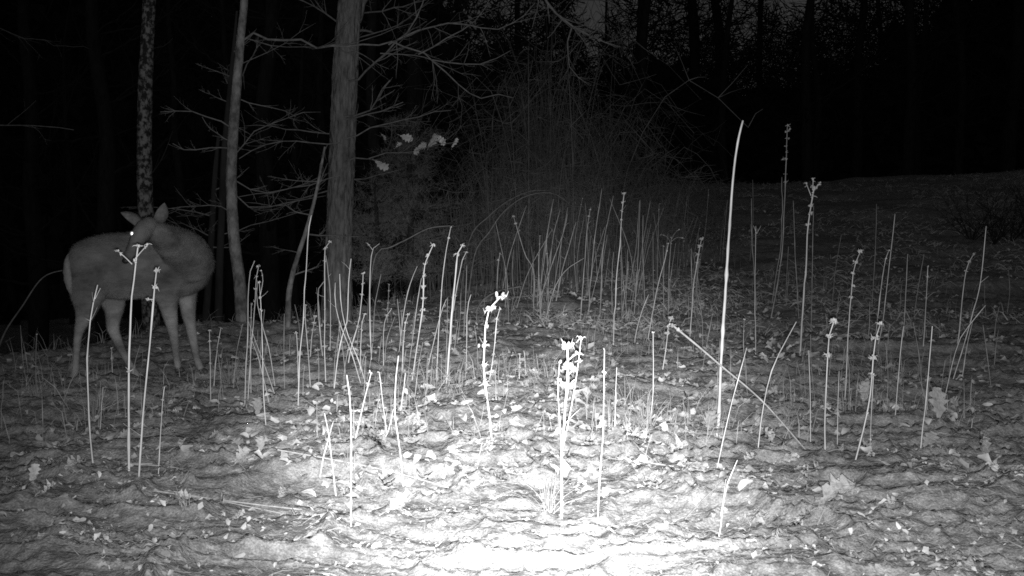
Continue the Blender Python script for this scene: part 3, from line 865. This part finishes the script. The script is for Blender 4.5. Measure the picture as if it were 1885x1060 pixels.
fallen('fallen_straw', 'long thin straw leaning down from the bundle to the right', 'straw', [(412, 726), (500, 750), (592, 770)], 3.4, [.05, .03, .0])
fallen('fallen_straw', 'long straw lying across the foreground left of the glare', 'straw', [(512, 870), (640, 880), (740, 888), (826, 900)], 4.0, [.01, .014, .012, .004])
fallen('fallen_straw', 'bright straw poking in from the left edge', 'straw', [(-30, 888), (10, 900), (52, 917)], 4.6, [.03, .02, .0])
fallen('fallen_straw', 'short straw lying behind the feet of the forked stalk', 'straw', [(242, 872), (300, 874), (348, 877)], 3.2, [.008, .008, .004])
fallen('fallen_straw', 'grey straw lying low at the left side', 'straw', [(60, 837), (100, 837), (124, 839)], 3.2, [.008, .008, .006])
fallen('fallen_straw', 'short slanting straw left of the crossed pair', 'straw', [(364, 828), (382, 842), (400, 858)], 3.6, [.03, .01, .0])
fallen('fallen_straw', 'thin twig lying in the right glare beside the pair-stemmed straw', 'twig', [(1262, 954), (1300, 934), (1336, 916)], 4.0, [.005, .03, .05])
fallen('fallen_straw', 'straight straw lying in the glare below the short stake', 'straw', [(1180, 866), (1260, 871), (1340, 874)], 3.4, [.01, .01, .006])
fallen('fallen_straw', 'short straw in the glare under the long upright foreground stalk', 'straw', [(640, 938), (690, 930), (730, 924)], 3.4, [.005, .01, .01])

# ------------------------------------------------------------------ fallen leaves, one by one
LEAF = []
for k in range(9):
    r_ = random.Random(k + 200)
    V, F = leaf_geo(16, 4, 1.0, .36, r_.uniform(-.6, 2.0), r_.uniform(-.2, 1.4), r_.uniform(-.9, .9), k + 300)
    V2 = V.copy(); V2[:, 2] -= .012
    n_ = len(V)
    me = bpy.data.meshes.new('leaf_shape')
    st_ = [(-.5, 0, V[1][2]), (-.72, .03, V[1][2] - .02), (-.5, .02, V[1][2] - .015)]
    VV = V.tolist() + [(V[1][0] - .22, V[1][1] + .015, V[1][2] + .01), (V[1][0] - .22, V[1][1] - .015, V[1][2]), (V[1][0], V[1][1] - .015, V[1][2])]
    me.from_pydata(VV, [], F + [(1, n_, n_ + 1, n_ + 2)])
    me.materials.append(M['leaf'])
    me.polygons.foreach_set('use_smooth', np.ones(len(me.polygons), bool))
    LEAF.append(me)

def leaf_obj(label, p, size, heading, tilt, roll, k, group=None):
    o = bpy.data.objects.new('fallen_leaf', LEAF[k % 9])
    COL.objects.link(o)
    o.scale = (size,) * 3
    o.rotation_euler = (roll, tilt, heading)
    o.location = (p.x, p.y, p.z + .010 + abs(math.sin(tilt)) * size * .42)
    return tag(o, label, 'leaf', group)

def leaf_px(label, px, py, s, heading, tilt, roll, k):
    p = ground_at(px, py); p.z += .012
    return leaf_obj(label, p, s / F_PX * p.y, R(heading), R(tilt), R(roll), k)
for a in (
    ('big pale oak leaf standing upright on the right slope', 1724, 778, 58, 80, -72, 15, 0),
    ('bright crumpled leaf at the foot of the tallest cane', 1332, 728, 62, -20, -15, 20, 1),
    ('pale leaf tilted up just below the bright crumpled one', 1308, 785, 42, 70, -40, 10, 2),
    ('large white crumpled leaf at the bottom right edge', 1541, 974, 82, 10, -30, 25, 3),
    ('spiky lobed leaf lying right of the leaning stalk', 1446, 848, 52, 15, -15, 10, 4),
    ('dull rounded leaf left of the spiky lobed one', 1410, 818, 46, 120, -30, 15, 5),
    ('folded leaf propped up below the big upright leaf', 1712, 818, 42, 30, -50, 20, 6),
    ('pointed lobed leaf propped up at the far right', 1803, 842, 52, 100, -55, 25, 7),
    ('small bright folded leaf below the pointed one', 1828, 884, 28, 40, -40, 30, 8),
    ('narrow leaf at the right edge of the ground', 1868, 905, 42, -30, -20, 10, 0),
    ('flat grey leaf leaning right of the budded stalk', 1592, 716, 40, 60, -60, 10, 2),
    ('pale leaf lying left of the crossed pair', 546, 846, 48, 10, -25, 20, 1),
    ('curved grey leaf lying at the left foreground', 140, 902, 46, -10, -25, -20, 3),
    ('upright narrow leaf left of the curved grey one', 64, 906, 36, 85, -60, 10, 4),
    ('small crumpled leaf below the curved grey one', 92, 946, 34, 20, -30, 25, 5),
    ('pale flat leaf right of the knobby stalk\'s foot', 306, 884, 38, -15, -15, 15, 6),
    ('bright leaf heap right of the flat straw', 446, 868, 38, 50, -35, 25, 7),
    ('leaf edge sticking up beside the bright leaf heap', 480, 848, 30, 90, -60, 10, 8),
    ('white leaf glaring in front of the wavy stalk', 754, 814, 54, 5, -35, 20, 0),
    ('white leaf curled at the long upright stalk\'s foot', 652, 908, 56, -20, -30, 20, 2),
    ('large bright leaf in the glare right of the long upright stalk', 742, 940, 70, 30, -25, 15, 1),
    ('bright leaf in the glare below the wavy stalk', 690, 870, 60, 160, -25, 15, 3),
    ('blown out leaf lying left of the candelabra stalk', 955, 795, 52, -10, -20, 10, 4),
    ('white twisted leaf near the little knobby stalk', 936, 690, 48, -40, -40, 20, 5),
    ('bright leaf in the glare under the frayed stalk', 1128, 838, 50, 10, -30, 20, 6),
    ('curled leaf right of the frayed stalk\'s foot', 1245, 852, 56, -10, -25, 15, 7),
    ('leaf leaning against the bundle of stalks', 476, 772, 34, 80, -65, 10, 8),
    ('grey leaf lying in front of the doe\'s front hoof', 340, 725, 44, 10, -25, 20, 0),
    ('pale curled leaf below the doe\'s front hooves', 448, 790, 30, -40, -30, 20, 3),
    ('round pale leaf on the left slope below the bundle', 396, 842, 22, 40, -20, 20, 2),
):
    leaf_px(*a)
LZ = (
    (70, 560, 1320, 560, 700, .05, .10, 'dry leaf in the litter among the middle stalks', 'leaves among the middle stalks'),
    (80, 600, 1400, 690, 900, .05, .105, 'bright dry leaf lying in the flash glare', 'leaves in the glare'),
    (50, 0, 560, 700, 980, .03, .07, 'small dry leaf lying on the left foreground turf', 'leaves on the left turf'),
    (60, 1380, 1885, 600, 1040, .035, .085, 'dull dry leaf lying on the right slope', 'leaves on the right slope'),
)
for (cnt, x0, x1, y0, y1, s0, s1, lab, grp) in LZ:
    for q in range(cnt):
        p = ground_at(rnd.uniform(x0, x1), rnd.uniform(y0, y1))
        leaf_obj(lab, p, rnd.uniform(s0, s1), rnd.uniform(0, 6.28), rnd.uniform(-.55, .15), rnd.gauss(0, .3), rnd.randrange(9), grp)

# ------------------------------------------------------------------ grass tufts
def tuft(label, px, py, n, h, spread, group=None):
    p = ground_at(px, py)
    m_ = MB(); r2 = random.Random(px)
    for _ in range(n):
        a = r2.uniform(0, 6.28); L = h * r2.uniform(.5, 1.1); tl = abs(r2.gauss(0, spread))
        d = Vector((math.cos(a) * math.sin(tl), math.sin(a) * math.sin(tl), math.cos(tl)))
        b = p + Vector((math.cos(a), math.sin(a), 0)) * r2.uniform(0, .03)
        pts = [b, b + d * L * .5, b + d * L * .9 + Vector((d.x, d.y, -.4 * tl)) * L * .25]
        m_.tube(spline(pts, 5), np.array([.0022, .002, .0018, .0013, .0006]), 3)
    return tag(m_.build('grass_tuft', M['straw'], None, p), label, 'grass tuft', group)
tuft('wiry bright grass tuft at the candelabra stalk\'s foot', 1010, 930, 26, .17, .45)
tuft('loose grass tuft below the deer at the left', 175, 775, 22, .16, .6)
tuft('dim grass tuft at the far left slope', 68, 742, 26, .16, .7)
tuft('spiky grass tuft in the litter right of the short stake', 1190, 800, 26, .2, .4)
tuft('sparse grass tuft right of the doe\'s front hooves', 425, 700, 26, .2, .5)
tuft('small grass tuft at the bottom edge under the curled leaf', 650, 880, 14, .1, .5)
tuft('small grass tuft by the thick double straw', 345, 955, 10, .07, .6)

# ------------------------------------------------------------------ trees
def limb(mb, pts, r0, r1, r2, twigs=6, level=1, k=5):
    """a limb with side twigs that fork again"""
    L = sum((Vector(pts[q + 1]) - Vector(pts[q])).length for q in range(len(pts) - 1))
    n = max(6, int(L / .12))
    C = spline(pts, n)
    C[1:-1] += np.array([[r2.gauss(0, 1), r2.gauss(0, 1), r2.gauss(0, 1)] for _ in range(n - 2)]) * min(.016, L * .009)
    mb.tube(C, np.linspace(r0, r1, n) * .78, k)
    if level <= 0: return
    for _ in range(twigs):
        q = r2.randrange(max(1, n // 5), n - 1)
        t = Vector(C[min(q + 1, n - 1)] - C[q - 1]).normalized()
        a = Vector((r2.gauss(0, 1), r2.gauss(0, 1), r2.gauss(0.15, .8))).normalized()
        d = (t * r2.uniform(.5, 1.1) + a * r2.uniform(.5, .9)).normalized()
        l = L * r2.uniform(.18, .45) * (1 - .5 * q / n)
        p0 = Vector(C[q]); p1 = p0 + d * l * .5 + Vector((0, 0, r2.gauss(0, .04) * l)); p2 = p1 + (d + a * .25 + Vector((0, 0, .12))).normalized() * l * .5
        rr = (r0 + (r1 - r0) * q / n) * .55
        limb(mb, [p0, p1, p2], max(rr, .002), max(rr * .35, .0012), r2, max(2, int(twigs * .55)), level - 1, 4 if level > 1 else 3)

def trunk_mesh(pts, widths, Y, k, furrow, seed, to_ground=True, n=120):
    P = [at(p[0], p[1], Y) for p in pts]
    if to_ground:
        b = P[0].copy(); b.z = gzf(b.x, Y) - .15
        if b.z < P[0].z - .05:
            P.insert(0, b); widths = [widths[0] * 1.08] + list(widths)
    C = spline(P, n)
    seg = np.concatenate([[0], np.cumsum([(P[q + 1] - P[q]).length for q in range(len(P) - 1)])])
    u = np.linspace(0, seg[-1], n)
    rad_ = np.interp(u, seg, widths) / F_PX * Y * .5
    a = np.linspace(0, 2 * math.pi, k, endpoint=False)
    T = np.gradient(C, axis=0); T /= np.linalg.norm(T, axis=1)[:, None]
    Aa = np.cross(T, [0, 1, 0]); Aa /= np.linalg.norm(Aa, axis=1)[:, None]; Bb = np.cross(T, Aa)
    uu, aa = np.meshgrid(u, a, indexing='ij')
    x_ = np.cos(aa) * 4; y_ = np.sin(aa) * 4
    f = 1 - furrow * np.abs(vn(aa * k / 6.283 / 2.6 + .8 * vn(aa * 2, uu * 9, seed + 5), uu * 8.0, seed)) + .03 * vn(aa * .9, uu * 1.3, seed + 1)
    rr = rad_[:, None] * f
    flare = 1 + .35 * np.exp(-(uu / .22)) if to_ground else 1
    rr = rr * flare
    V = C[:, None, :] + (np.cos(aa)[..., None] * Aa[:, None, :] + np.sin(aa)[..., None] * Bb[:, None, :]) * rr[..., None]
    i = np.arange(n - 1)[:, None] * k; j = np.arange(k)[None, :]; j2 = (j + 1) % k
    F = np.stack([i + j, i + j2, i + k + j2, i + k + j], -1).reshape(-1, 4).tolist()
    mb = MB(); mb.add(V.reshape(-1, 3), F)
    return mb, Vector(C[0])

def tree(name, label, m, Y, trunk, widths, limbs, k=16, furrow=.05, seed=1, twig_level=2, twigm=None, group=None, cat='tree', wild=0, wild_len=1.0):
    mb, b = trunk_mesh(trunk, widths, Y, k, furrow, seed)
    base = Vector((b.x, b.y, b.z + .15))
    root = empty(name, base, label, cat, group)
    mb.build('trunk', m, root, base)
    r2 = random.Random(seed * 31)
    for (pts, w0, w1, dY0, dY1, tw) in limbs:
        n = len(pts)
        P = [at(p[0], p[1], Y + dY0 + (dY1 - dY0) * q / (n - 1)) for q, p in enumerate(pts)]
        br = MB()
        limb(br, P, w0 / F_PX * Y * .5, w1 / F_PX * Y * .5, r2, tw, twig_level)
        br.build('branch', twigm or M['twig'], root, base)
    if wild:
        for _ in range(wild):
            br = MB()
            q = r2.uniform(.25, 1.0); T = spline([at(p[0], p[1], Y) for p in trunk], 40); p0 = Vector(T[int(q * 39)])
            a = r2.uniform(0, 6.28); l = wild_len * r2.uniform(.4, 1.2)
            d = Vector((math.cos(a), math.sin(a) * .7, r2.uniform(-.25, .5)))
            limb(br, [p0, p0 + d * l * .5, p0 + d * l + Vector((0, 0, r2.gauss(.05, .1) * l))], .006 + .005 * r2.random(), .002, r2, 6, 2)
            br.build('branch', twigm or M['twig'], root, base)
    return root

# the oak
OY = 9.7
tree('oak_tree', 'thick furrowed oak trunk rising out of the picture', M['oak'], OY,
     [(621, 600), (622, 500), (624, 430), (627, 340), (631, 250), (635, 150), (640, 60), (645, 0), (652, -120), (662, -400)], [56, 53, 51, 50, 50, 49, 45, 44, 42, 34],
     [
         ([(642, 150), (665, 140), (690, 115), (735, 75), (770, 30), (785, -20)], 6, 3, -.1, -.8, 7),
         ([(632, 215), (668, 210), (690, 190), (705, 165), (718, 148)], 5, 3, -.1, -.6, 6),
         ([(634, 220), (668, 212), (715, 202), (742, 188)], 5, 2, -.1, -.5, 6),
         ([(632, 256), (660, 248), (700, 230), (760, 215), (830, 203)], 4, 2, -.1, -.2, 9),
         ([(630, 262), (598, 268), (560, 265), (520, 257), (470, 278), (440, 292)], 4, 2, -.1, -.5, 9),
         ([(630, 248), (590, 246), (540, 240), (490, 228), (450, 232)], 4, 2, 0, .3, 9),
         ([(630, 322), (590, 335), (540, 345), (480, 355), (440, 362)], 4, 2, -.1, -.4, 9),
         ([(628, 350), (590, 352), (520, 375), (445, 372)], 4, 2, -.1, .2, 8),
         ([(640, 60), (600, 25), (570, 8), (540, -10)], 5, 3, 0, .4, 7),
         ([(640, 75), (690, 62), (740, 40), (790, 0)], 4, 2, 0, .6, 8),
         ([(628, 330), (660, 330), (700, 322), (745, 310)], 3, 2, -.1, .3, 7),
         ([(645, 30), (700, 20), (760, 4), (800, -20)], 5, 3, 0, 1.0, 8),
              ([(640, 110), (652, 50), (668, 10), (690, -40), (730, -110)], 22, 12, 0, .3, 4),
     ], k=96, furrow=.20, seed=3)
# its clinging-leaf branch: leaves are parts of it
oak = [o for o in COL.objects if o.name.startswith('oak_tree')][0]
br = MB(); r2 = random.Random(5)
LB = [at(p[0], p[1], OY - .15 - .5 * q / 6) for q, p in enumerate([(635, 298), (656, 292), (700, 285), (740, 280), (775, 274), (805, 266), (840, 262)])]
limb(br, LB, .010, .003, r2, 9, 2)
lb = br.build('branch', M['twig'], oak, oak.location)
for q, (px, py, s) in enumerate(((748, 254, 18), (703, 302, 22), (780, 268, 18), (794, 258, 22), (814, 258, 18), (836, 262, 15), (705, 252, 11), (735, 268, 14), (768, 277, 14))):
    o = bpy.data.objects.new('clinging_leaf', LEAF[q % 9]); COL.objects.link(o)
    o.parent = lb
    Yl = OY - .45
    o.location = at(px, py, Yl) - oak.location
    o.scale = (s / F_PX * Yl * 1.3, s / F_PX * Yl * rnd.uniform(.8, 1.4), s / F_PX * Yl * 1.3)
    o.rotation_euler = (R(rnd.uniform(55, 125)), R(rnd.uniform(0, 360)), R(rnd.uniform(-40, 40)))

# beech sapling with the long branch that crosses in front of the oak
tree('beech_sapling', 'slim pale sapling curving upwards left of the oak', M['smooth'], 8.8,
     [(446, 600), (441, 520), (432, 450), (427, 380), (426, 310), (431, 220), (438, 130), (444, 60), (450, 0), (460, -150)], [22, 22, 22, 21, 20, 19, 17, 15, 14, 10],
     [
         ([(444, 77), (470, 69), (490, 68), (530, 72), (560, 82), (600, 88), (650, 90), (690, 82), (720, 80), (750, 85), (780, 100), (800, 115), (830, 140), (860, 165), (880, 175), (945, 180)], 6.5, 2.2, 0, .2, 10),
         ([(715, 82), (735, 72), (780, 52), (830, 47), (890, 50), (930, 48), (965, 30), (985, 5)], 4.5, 2.2, .1, .1, 7),
         ([(770, 100), (820, 75), (860, 50), (890, 20), (905, -10)], 4, 2, .1, .3, 6),
         ([(795, 110), (840, 118), (890, 116), (920, 105), (940, 93)], 4, 1.6, .1, .1, 6),
         ([(700, 98), (740, 100), (775, 104), (800, 112)], 3, 2, .1, .1, 4),
         ([(430, 238), (400, 220), (370, 208), (330, 205), (295, 206)], 4.5, 2, 0, -.2, 6),
         ([(427, 273), (400, 270), (380, 272), (345, 276), (318, 264)], 4, 2, 0, -.2, 6),
         ([(428, 262), (390, 240), (372, 215)], 3, 1.5, 0, -.2, 8),
         ([(440, 150), (460, 110), (480, 75)], 4, 2, 0, .4, 5),
         ([(428, 290), (470, 245), (530, 215), (590, 206)], 3.5, 1.6, 0, .4, 8),
         ([(436, 180), (470, 192), (510, 200), (545, 215)], 3, 1.6, 0, .2, 6),
         ([(430, 330), (470, 352), (530, 350), (590, 325)], 3.5, 1.6, 0, .2, 8),
         ([(430, 355), (470, 385), (540, 372), (600, 360)], 3.5, 1.6, 0, .3, 7),
         ([(424, 390), (400, 378), (360, 380), (310, 384)], 3.2, 1.6, 0, -.3, 5),
     ], k=32, furrow=.09, seed=5, twigm=M['twig'])
tree('birch_tree', 'speckled birch trunk rising behind the deer', M['birch'], 8.9,
     [(282, 680), (274, 500), (268, 380), (266, 280), (267, 180), (271, 80), (275, 0), (284, -200)], [32, 31, 30, 28, 27, 25, 24, 20],
     [([(272, 90), (300, 85), (318, 70)], 3, 1.5, 0, -.1, 3), ([(270, 330), (300, 290), (318, 240)], 3, 1.5, .1, .2, 4)], k=24, furrow=.07, seed=7, twigm=M['dark'])
tree('thin_tree', 'dim thin trunk close left of the pale sapling', M['dark'], 9.6,
     [(377, 610), (384, 520), (390, 420), (396, 320), (402, 250)], [13, 13, 12, 10, 6], [], seed=9, wild=8, wild_len=.7, twigm=M['twig'])
tree('thin_tree', 'dim thin trunk right against the pale sapling', M['dark'], 9.3,
     [(402, 610), (404, 500), (408, 400), (413, 280), (421, 180), (430, 90), (436, 20)], [14, 14, 13, 12, 9, 7, 4], [], seed=10, wild=10, wild_len=.7, twigm=M['twig'])
tree('leaning_sapling', 'thin sapling leaning right towards the oak trunk', M['smooth'], 8.6,
     [(530, 615), (532, 540), (544, 485), (565, 420), (583, 350), (598, 270)], [10, 10, 9, 8, 6, 4], [([(580, 360), (592, 330), (603, 300)], 3, 2, 0, .1, 4)], k=12, seed=12, wild=5, wild_len=.6)
tree('edge_tree', 'tree at the left edge with one long level branch reaching in', M['smooth'], 10.0,
     [(-60, 700), (-58, 450), (-55, 200), (-52, 0)], [30, 28, 26, 22],
     [([(-56, 225), (0, 230), (60, 233), (136, 239)], 4, 1.8, 0, -.2, 5), ([(-56, 40), (20, 60), (100, 80), (170, 92)], 3, 1.2, 0, 1.5, 5)], seed=17)
# overhanging branch, top middle
ov = MB(); r2 = random.Random(77)
tb = Vector((2.9, 9.2, gzf(2.9, 9.2)))
otree = empty('overhanging_tree', tb, 'bare tree beyond the crowded stand whose drooping branch hangs into the top middle', 'tree')
PX = [at(p[0], p[1], 9.2) for p in [(985, -60), (1000, 0), (1030, 30), (1060, 55), (1100, 75), (1142, 86)]]
limb(ov, PX, .02, .004, r2, 12, 2)
limb(ov, [at(1035, 35, 9.2), at(1022, 55, 9.15), at(1008, 70, 9.1)], .008, .003, r2, 4, 1)
limb(ov, [at(1052, 52, 9.2), at(1045, 90, 9.15), at(1052, 130, 9.1), at(1085, 157, 9.1)], .009, .003, r2, 6, 1)
ov.build('branch', M['twig'], otree, tb)

# ---- distant bare trees: four kinds grown once, then copied
def bare_tree(seed, H, r0, mtr, mtw):
    r2 = random.Random(seed)
    root = empty('bare_tree', (0, 0, 0), 'x', 'tree')
    pts = [Vector((0, 0, -.4))]
    for q in range(1, 9):
        pts.append(Vector((r2.gauss(0, .12) + pts[-1].x * .9, r2.gauss(0, .12) + pts[-1].y * .9, H * q / 8)))
    C = spline(pts, 30)
    t_ = MB(); t_.tube(C, r0 * (1 - .82 * np.linspace(0, 1, 30)), 10, wob=.04)
    t_.build('trunk', mtr, root)
    c_ = MB()
    for q in range(26):
        f = r2.uniform(.16, .97); p0 = Vector(C[int(f * 29)])
        a = r2.uniform(0, 6.28); l = H * r2.uniform(.14, .30) * (1.15 - f * .6)
        d = Vector((math.cos(a), math.sin(a), r2.uniform(.1, .8))).normalized()
        limb(c_, [p0, p0 + d * l * .5, p0 + (d + Vector((0, 0, .2))).normalized() * l], r0 * .28 * (1.1 - f), .008, r2, 7, 2, 4)
    c_.build('crown', mtw, root)
    return root
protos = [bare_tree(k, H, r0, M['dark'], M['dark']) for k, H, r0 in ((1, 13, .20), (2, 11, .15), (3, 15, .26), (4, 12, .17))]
used = [False] * 4
def put_tree(px, Y, kind, label, group=None, s=1.0):
    d = ray(px, 400); x = d.x * Y / d.y
    root = protos[kind] if not used[kind] else copy_tree(protos[kind])
    used[kind] = True
    root.location = (x, Y, gzf(x, Y) - .1)
    root.rotation_euler = (0, 0, rnd.uniform(0, 6.28)); root.scale = (s,) * 3
    root['label'] = label
    if group: root['group'] = group
    elif 'group' in root: del root['group']
far = [(1188, 30), (1172, 37), (1338, 34), (1486, 31), (1500, 38), (1572, 40), (1668, 33), (1690, 39), (1762, 35), (1850, 36), (1048, 36), (962, 39), (1122, 44), (1262, 43), (1395, 46), (1620, 45), (850, 38), (1015, 45), (1312, 47)]
ORD = 'first second third fourth fifth sixth seventh eighth ninth tenth eleventh twelfth thirteenth fourteenth fifteenth sixteenth seventeenth eighteenth nineteenth twentieth'.split()
far.sort()
for q, (px, Y) in enumerate(far):
    put_tree(px, Y, (q * 3 + q // 4) % 4, 'bare dark tree against the night sky behind the field, %s from the left' % ORD[q], 'silhouetted trees behind the field', rnd.uniform(.85, 1.25))
for q, (px, Y) in enumerate(sorted(((60, 19), (130, 24), (195, 18), (330, 21), (490, 19), (555, 22), (700, 18), (780, 20), (30, 25), (240, 26), (420, 23), (600, 25)))):
    put_tree(px, Y, (q * 3 + 1) % 4, 'unlit bare tree in the black wood, %s from the left edge' % ORD[q], 'unlit trees of the left wood', rnd.uniform(.6, .95))

# ---- the distant wood: one dark mass of brush and evergreen behind the field and down the left
mb = MB()
def wood(n, a0, a1, d0, d1, top, lo, hi, s0, s1, thin):
    a = np.radians(nrg.uniform(a0, a1, n)); d = nrg.uniform(d0, d1, n)
    x, y = d * np.sin(a), d * np.cos(a)
    h = top(np.degrees(a)) * (0.78 + .26 * vn(np.degrees(a) * .9, d * .2, 71) + .2 * vn(np.degrees(a) * 3.1, d * .5, 72))
    z = gz(x, y) - .2 + h * (lo + (hi - lo) * nrg.random(n))
    c = np.stack([x, y, z], 1)
    s = nrg.uniform(s0, s1, n)
    v = nrg.standard_normal((n, 3)); v[:, 2] = v[:, 2] * .8 + .2; v /= np.linalg.norm(v, axis=1)[:, None]
    w = np.cross(v, nrg.standard_normal((n, 3))); w /= np.linalg.norm(w, axis=1)[:, None]
    tri = np.stack([c - v * s[:, None] * .5 - w * (s * thin)[:, None], c - v * s[:, None] * .5 + w * (s * thin)[:, None], c + v * s[:, None] * .6], 1)
    mb.add(tri.reshape(-1, 3), np.arange(n * 3).reshape(-1, 3).tolist())
right_top = lambda a: 7.0 + 3.6 * np.clip(vn(a * .33 + 3.3, a * 0, 75), -.2, 1) + np.clip((a - 18) * .9, 0, 5)
left_top = lambda a: np.where(a < -9, 14.0, 14.0 - (a + 9) * .75)
wood(34000, -1, 46, 43, 56, right_top, 0, .8, .5, 1.1, .35)
wood(80000, -1, 46, 42, 56, right_top, .5, 1.55, .3, 1.3, .028)
wood(30000, -48, 1, 27, 40, left_top, 0, .85, .5, 1.1, .35)
wood(70000, -48, 1, 26, 40, left_top, .3, 1.3, .2, .9, .04)
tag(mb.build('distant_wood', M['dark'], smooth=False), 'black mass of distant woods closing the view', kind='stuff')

# ------------------------------------------------------------------ young pine and bramble thicket
def pine(label, px, Y, H, seed):
    d = ray(px, 400); x = d.x * Y / d.y
    b = Vector((x, Y, gzf(x, Y)))
    root = empty('young_pine', b, label, 'tree')
    r2 = random.Random(seed)
    t_ = MB(); t_.tube([b - Vector((0, 0, .1)), b + Vector((.03, 0, H * .5)), b + Vector((0, .02, H))], [.05, .035, .008], 8)
    t_.build('trunk', M['dark'], root, b)
    c_ = MB(); nd = []
    z = .35
    while z < H - .1:
        for q in range(6):
            a = r2.uniform(0, 6.28); l = (1 - z / H) * H * .42 * r2.uniform(.6, 1.15) + .12
            dr = Vector((math.cos(a), math.sin(a), r2.uniform(-.05, .35)))
            P = spline([b + Vector((0, 0, z)), b + Vector((0, 0, z)) + dr * l * .5, b + Vector((0, 0, z + .06)) + dr * l], 8)
            c_.tube(P, np.linspace(.010, .003, 8), 4)
            for _ in range(int(l * 150)):
                t = r2.uniform(.25, 1.0); p = P[min(7, int(t * 8))] + np.array([r2.gauss(0, .06), r2.gauss(0, .06), r2.gauss(0, .035)])
                nd.append(p)
        z += r2.uniform(.13, .24)
    nd = np.repeat(np.array(nd), 4, 0)
    n = len(nd)
    v = nrg.standard_normal((n, 3)); v[:, 2] += .5; v /= np.linalg.norm(v, axis=1)[:, None]
    w = np.cross(v, nrg.standard_normal((n, 3))); w /= np.linalg.norm(w, axis=1)[:, None]
    tri = np.stack([nd - w * .0022, nd + w * .0022, nd + v * nrg.uniform(.06, .11, n)[:, None]], 1)
    c_.build('branches', M['dark'], root, b)
    m_ = MB(); m_.add(tri.reshape(-1, 3), np.arange(n * 3).reshape(-1, 3).tolist())
    m_.build('needles', M['needle'], root, b)['kind'] = 'stuff'
pine('young shaggy pine standing right behind the oak trunk', 752, 11.6, 2.15, 4)
pine('low bushy pine at the foot of the thicket', 690, 11.0, 1.35, 8)

th = MB(); r2 = random.Random(99)
for q in range(1750):
    Y = r2.uniform(12.0, 19.0)
    px = r2.choice((r2.gauss(985, 120), r2.gauss(1150, 120)))
    if px < 720 or px > 1380: continue
    d = ray(px, 400); x = d.x * Y / d.y
    b = Vector((x, Y, gzf(x, Y)))
    H = r2.uniform(.4, 1.0) ** 1.3 * 2.7 * (1.1 - abs(px - 985) / 420) * (.95 + .6 * vn(px / 26, Y * .6, 88))
    if H < .3: continue
    a = r2.uniform(0, 6.28); arch = r2.uniform(.1, 1.2) * H * .6
    out = Vector((math.cos(a), math.sin(a), 0))
    P = [b, b + out * arch * .15 + Vector((0, 0, H * .6)), b + out * arch * .55 + Vector((0, 0, H * .98)), b + out * arch + Vector((0, 0, H * (.95 - .3 * arch / H)))]
    C = spline(P, 9)
    if vn(px / 38, Y * .8, 91) < -.5: continue
    r0 = r2.uniform(.003, .007) if r2.random() < .93 else r2.uniform(.009, .016)
    th.tube(C, np.linspace(r0, r0 * .4, 9), 3, cap=False)
    for _ in range(7):
        p = Vector(C[r2.randrange(2, 9)]); v = Vector((r2.gauss(0, 1), r2.gauss(0, 1), r2.gauss(.3, .7))).normalized() * r2.uniform(.15, .55)
        th.tube([p, p + v * .5 + Vector((0, 0, r2.gauss(0, .03))), p + v], [r0 * .6, r0 * .45, r0 * .25], 3, cap=False)
tag(th.build('bramble_thicket', M['brush']), 'dense tangle of bare brambles in the dark middle', kind='stuff')
def cane(label, pts, w, Y):
    g0 = at(pts[0][0], pts[0][1], Y)
    P = [at(p[0], p[1], Y) for p in pts]
    P[0] = Vector((P[0].x, Y, gzf(P[0].x, Y) - .03))
    m_ = MB(); C = spline(P, 26); rr = w / F_PX * Y * .5
    m_.tube(C, np.linspace(rr, rr * .5, 26), 5)
    tag(m_.build('bramble_cane', M['twig'], None, Vector((P[0].x, Y, P[0].z + .03))), label, 'bramble')
cane('arching bramble cane, lower of two bowing right into the crowded stand', [(860, 520), (875, 465), (900, 428), (927, 390), (968, 361), (1015, 355), (1045, 372)], 4, 11.2)
cane('arching bramble cane, upper of two bowing right into the crowded stand', [(845, 520), (865, 440), (900, 398), (933, 371), (975, 352), (1010, 350)], 3.4, 11.6)
cane('thin branch arching right from the oak foot over the stalks', [(672, 560), (690, 475), (720, 455), (750, 440), (790, 420), (835, 415)], 4, 9.0)
cane('pale dead stick slanting up behind the crusted bowing stalk', [(870, 580), (890, 552), (920, 535), (960, 527)], 5, 9.8)
cane('thin cane arching up from the far left edge', [(-10, 660), (10, 610), (40, 565), (80, 510), (132, 494)], 4, 7.4)
cane('low dead branch lying across behind the deer\'s hooves', [(-40, 700), (20, 688), (80, 678), (140, 664), (215, 662)], 4.2, 7.0)

# dark low bush on the far right of the field
bp_ = Vector((6.9, 15.0, gzf(6.9, 15.0)))
bushr = empty('low_bush', bp_, 'dark low bush at the right edge of the field', 'bush')
r2 = random.Random(404)
for q in range(7):
    bm_ = MB()
    for _ in range(16):
        a = r2.uniform(0, 6.28); l = r2.uniform(.5, 1.1)
        p0 = bp_ + Vector((r2.gauss(0, .5), r2.gauss(0, .4), -.03)) if _ == 0 else p0
        d = Vector((math.cos(a) * .6, math.sin(a) * .6, r2.uniform(.4, 1))).normalized()
        limb(bm_, [p0, p0 + d * l * .5, p0 + d * l], .007, .002, r2, 6, 2)
    bm_.build('branch', M['dark'], bushr, bp_)
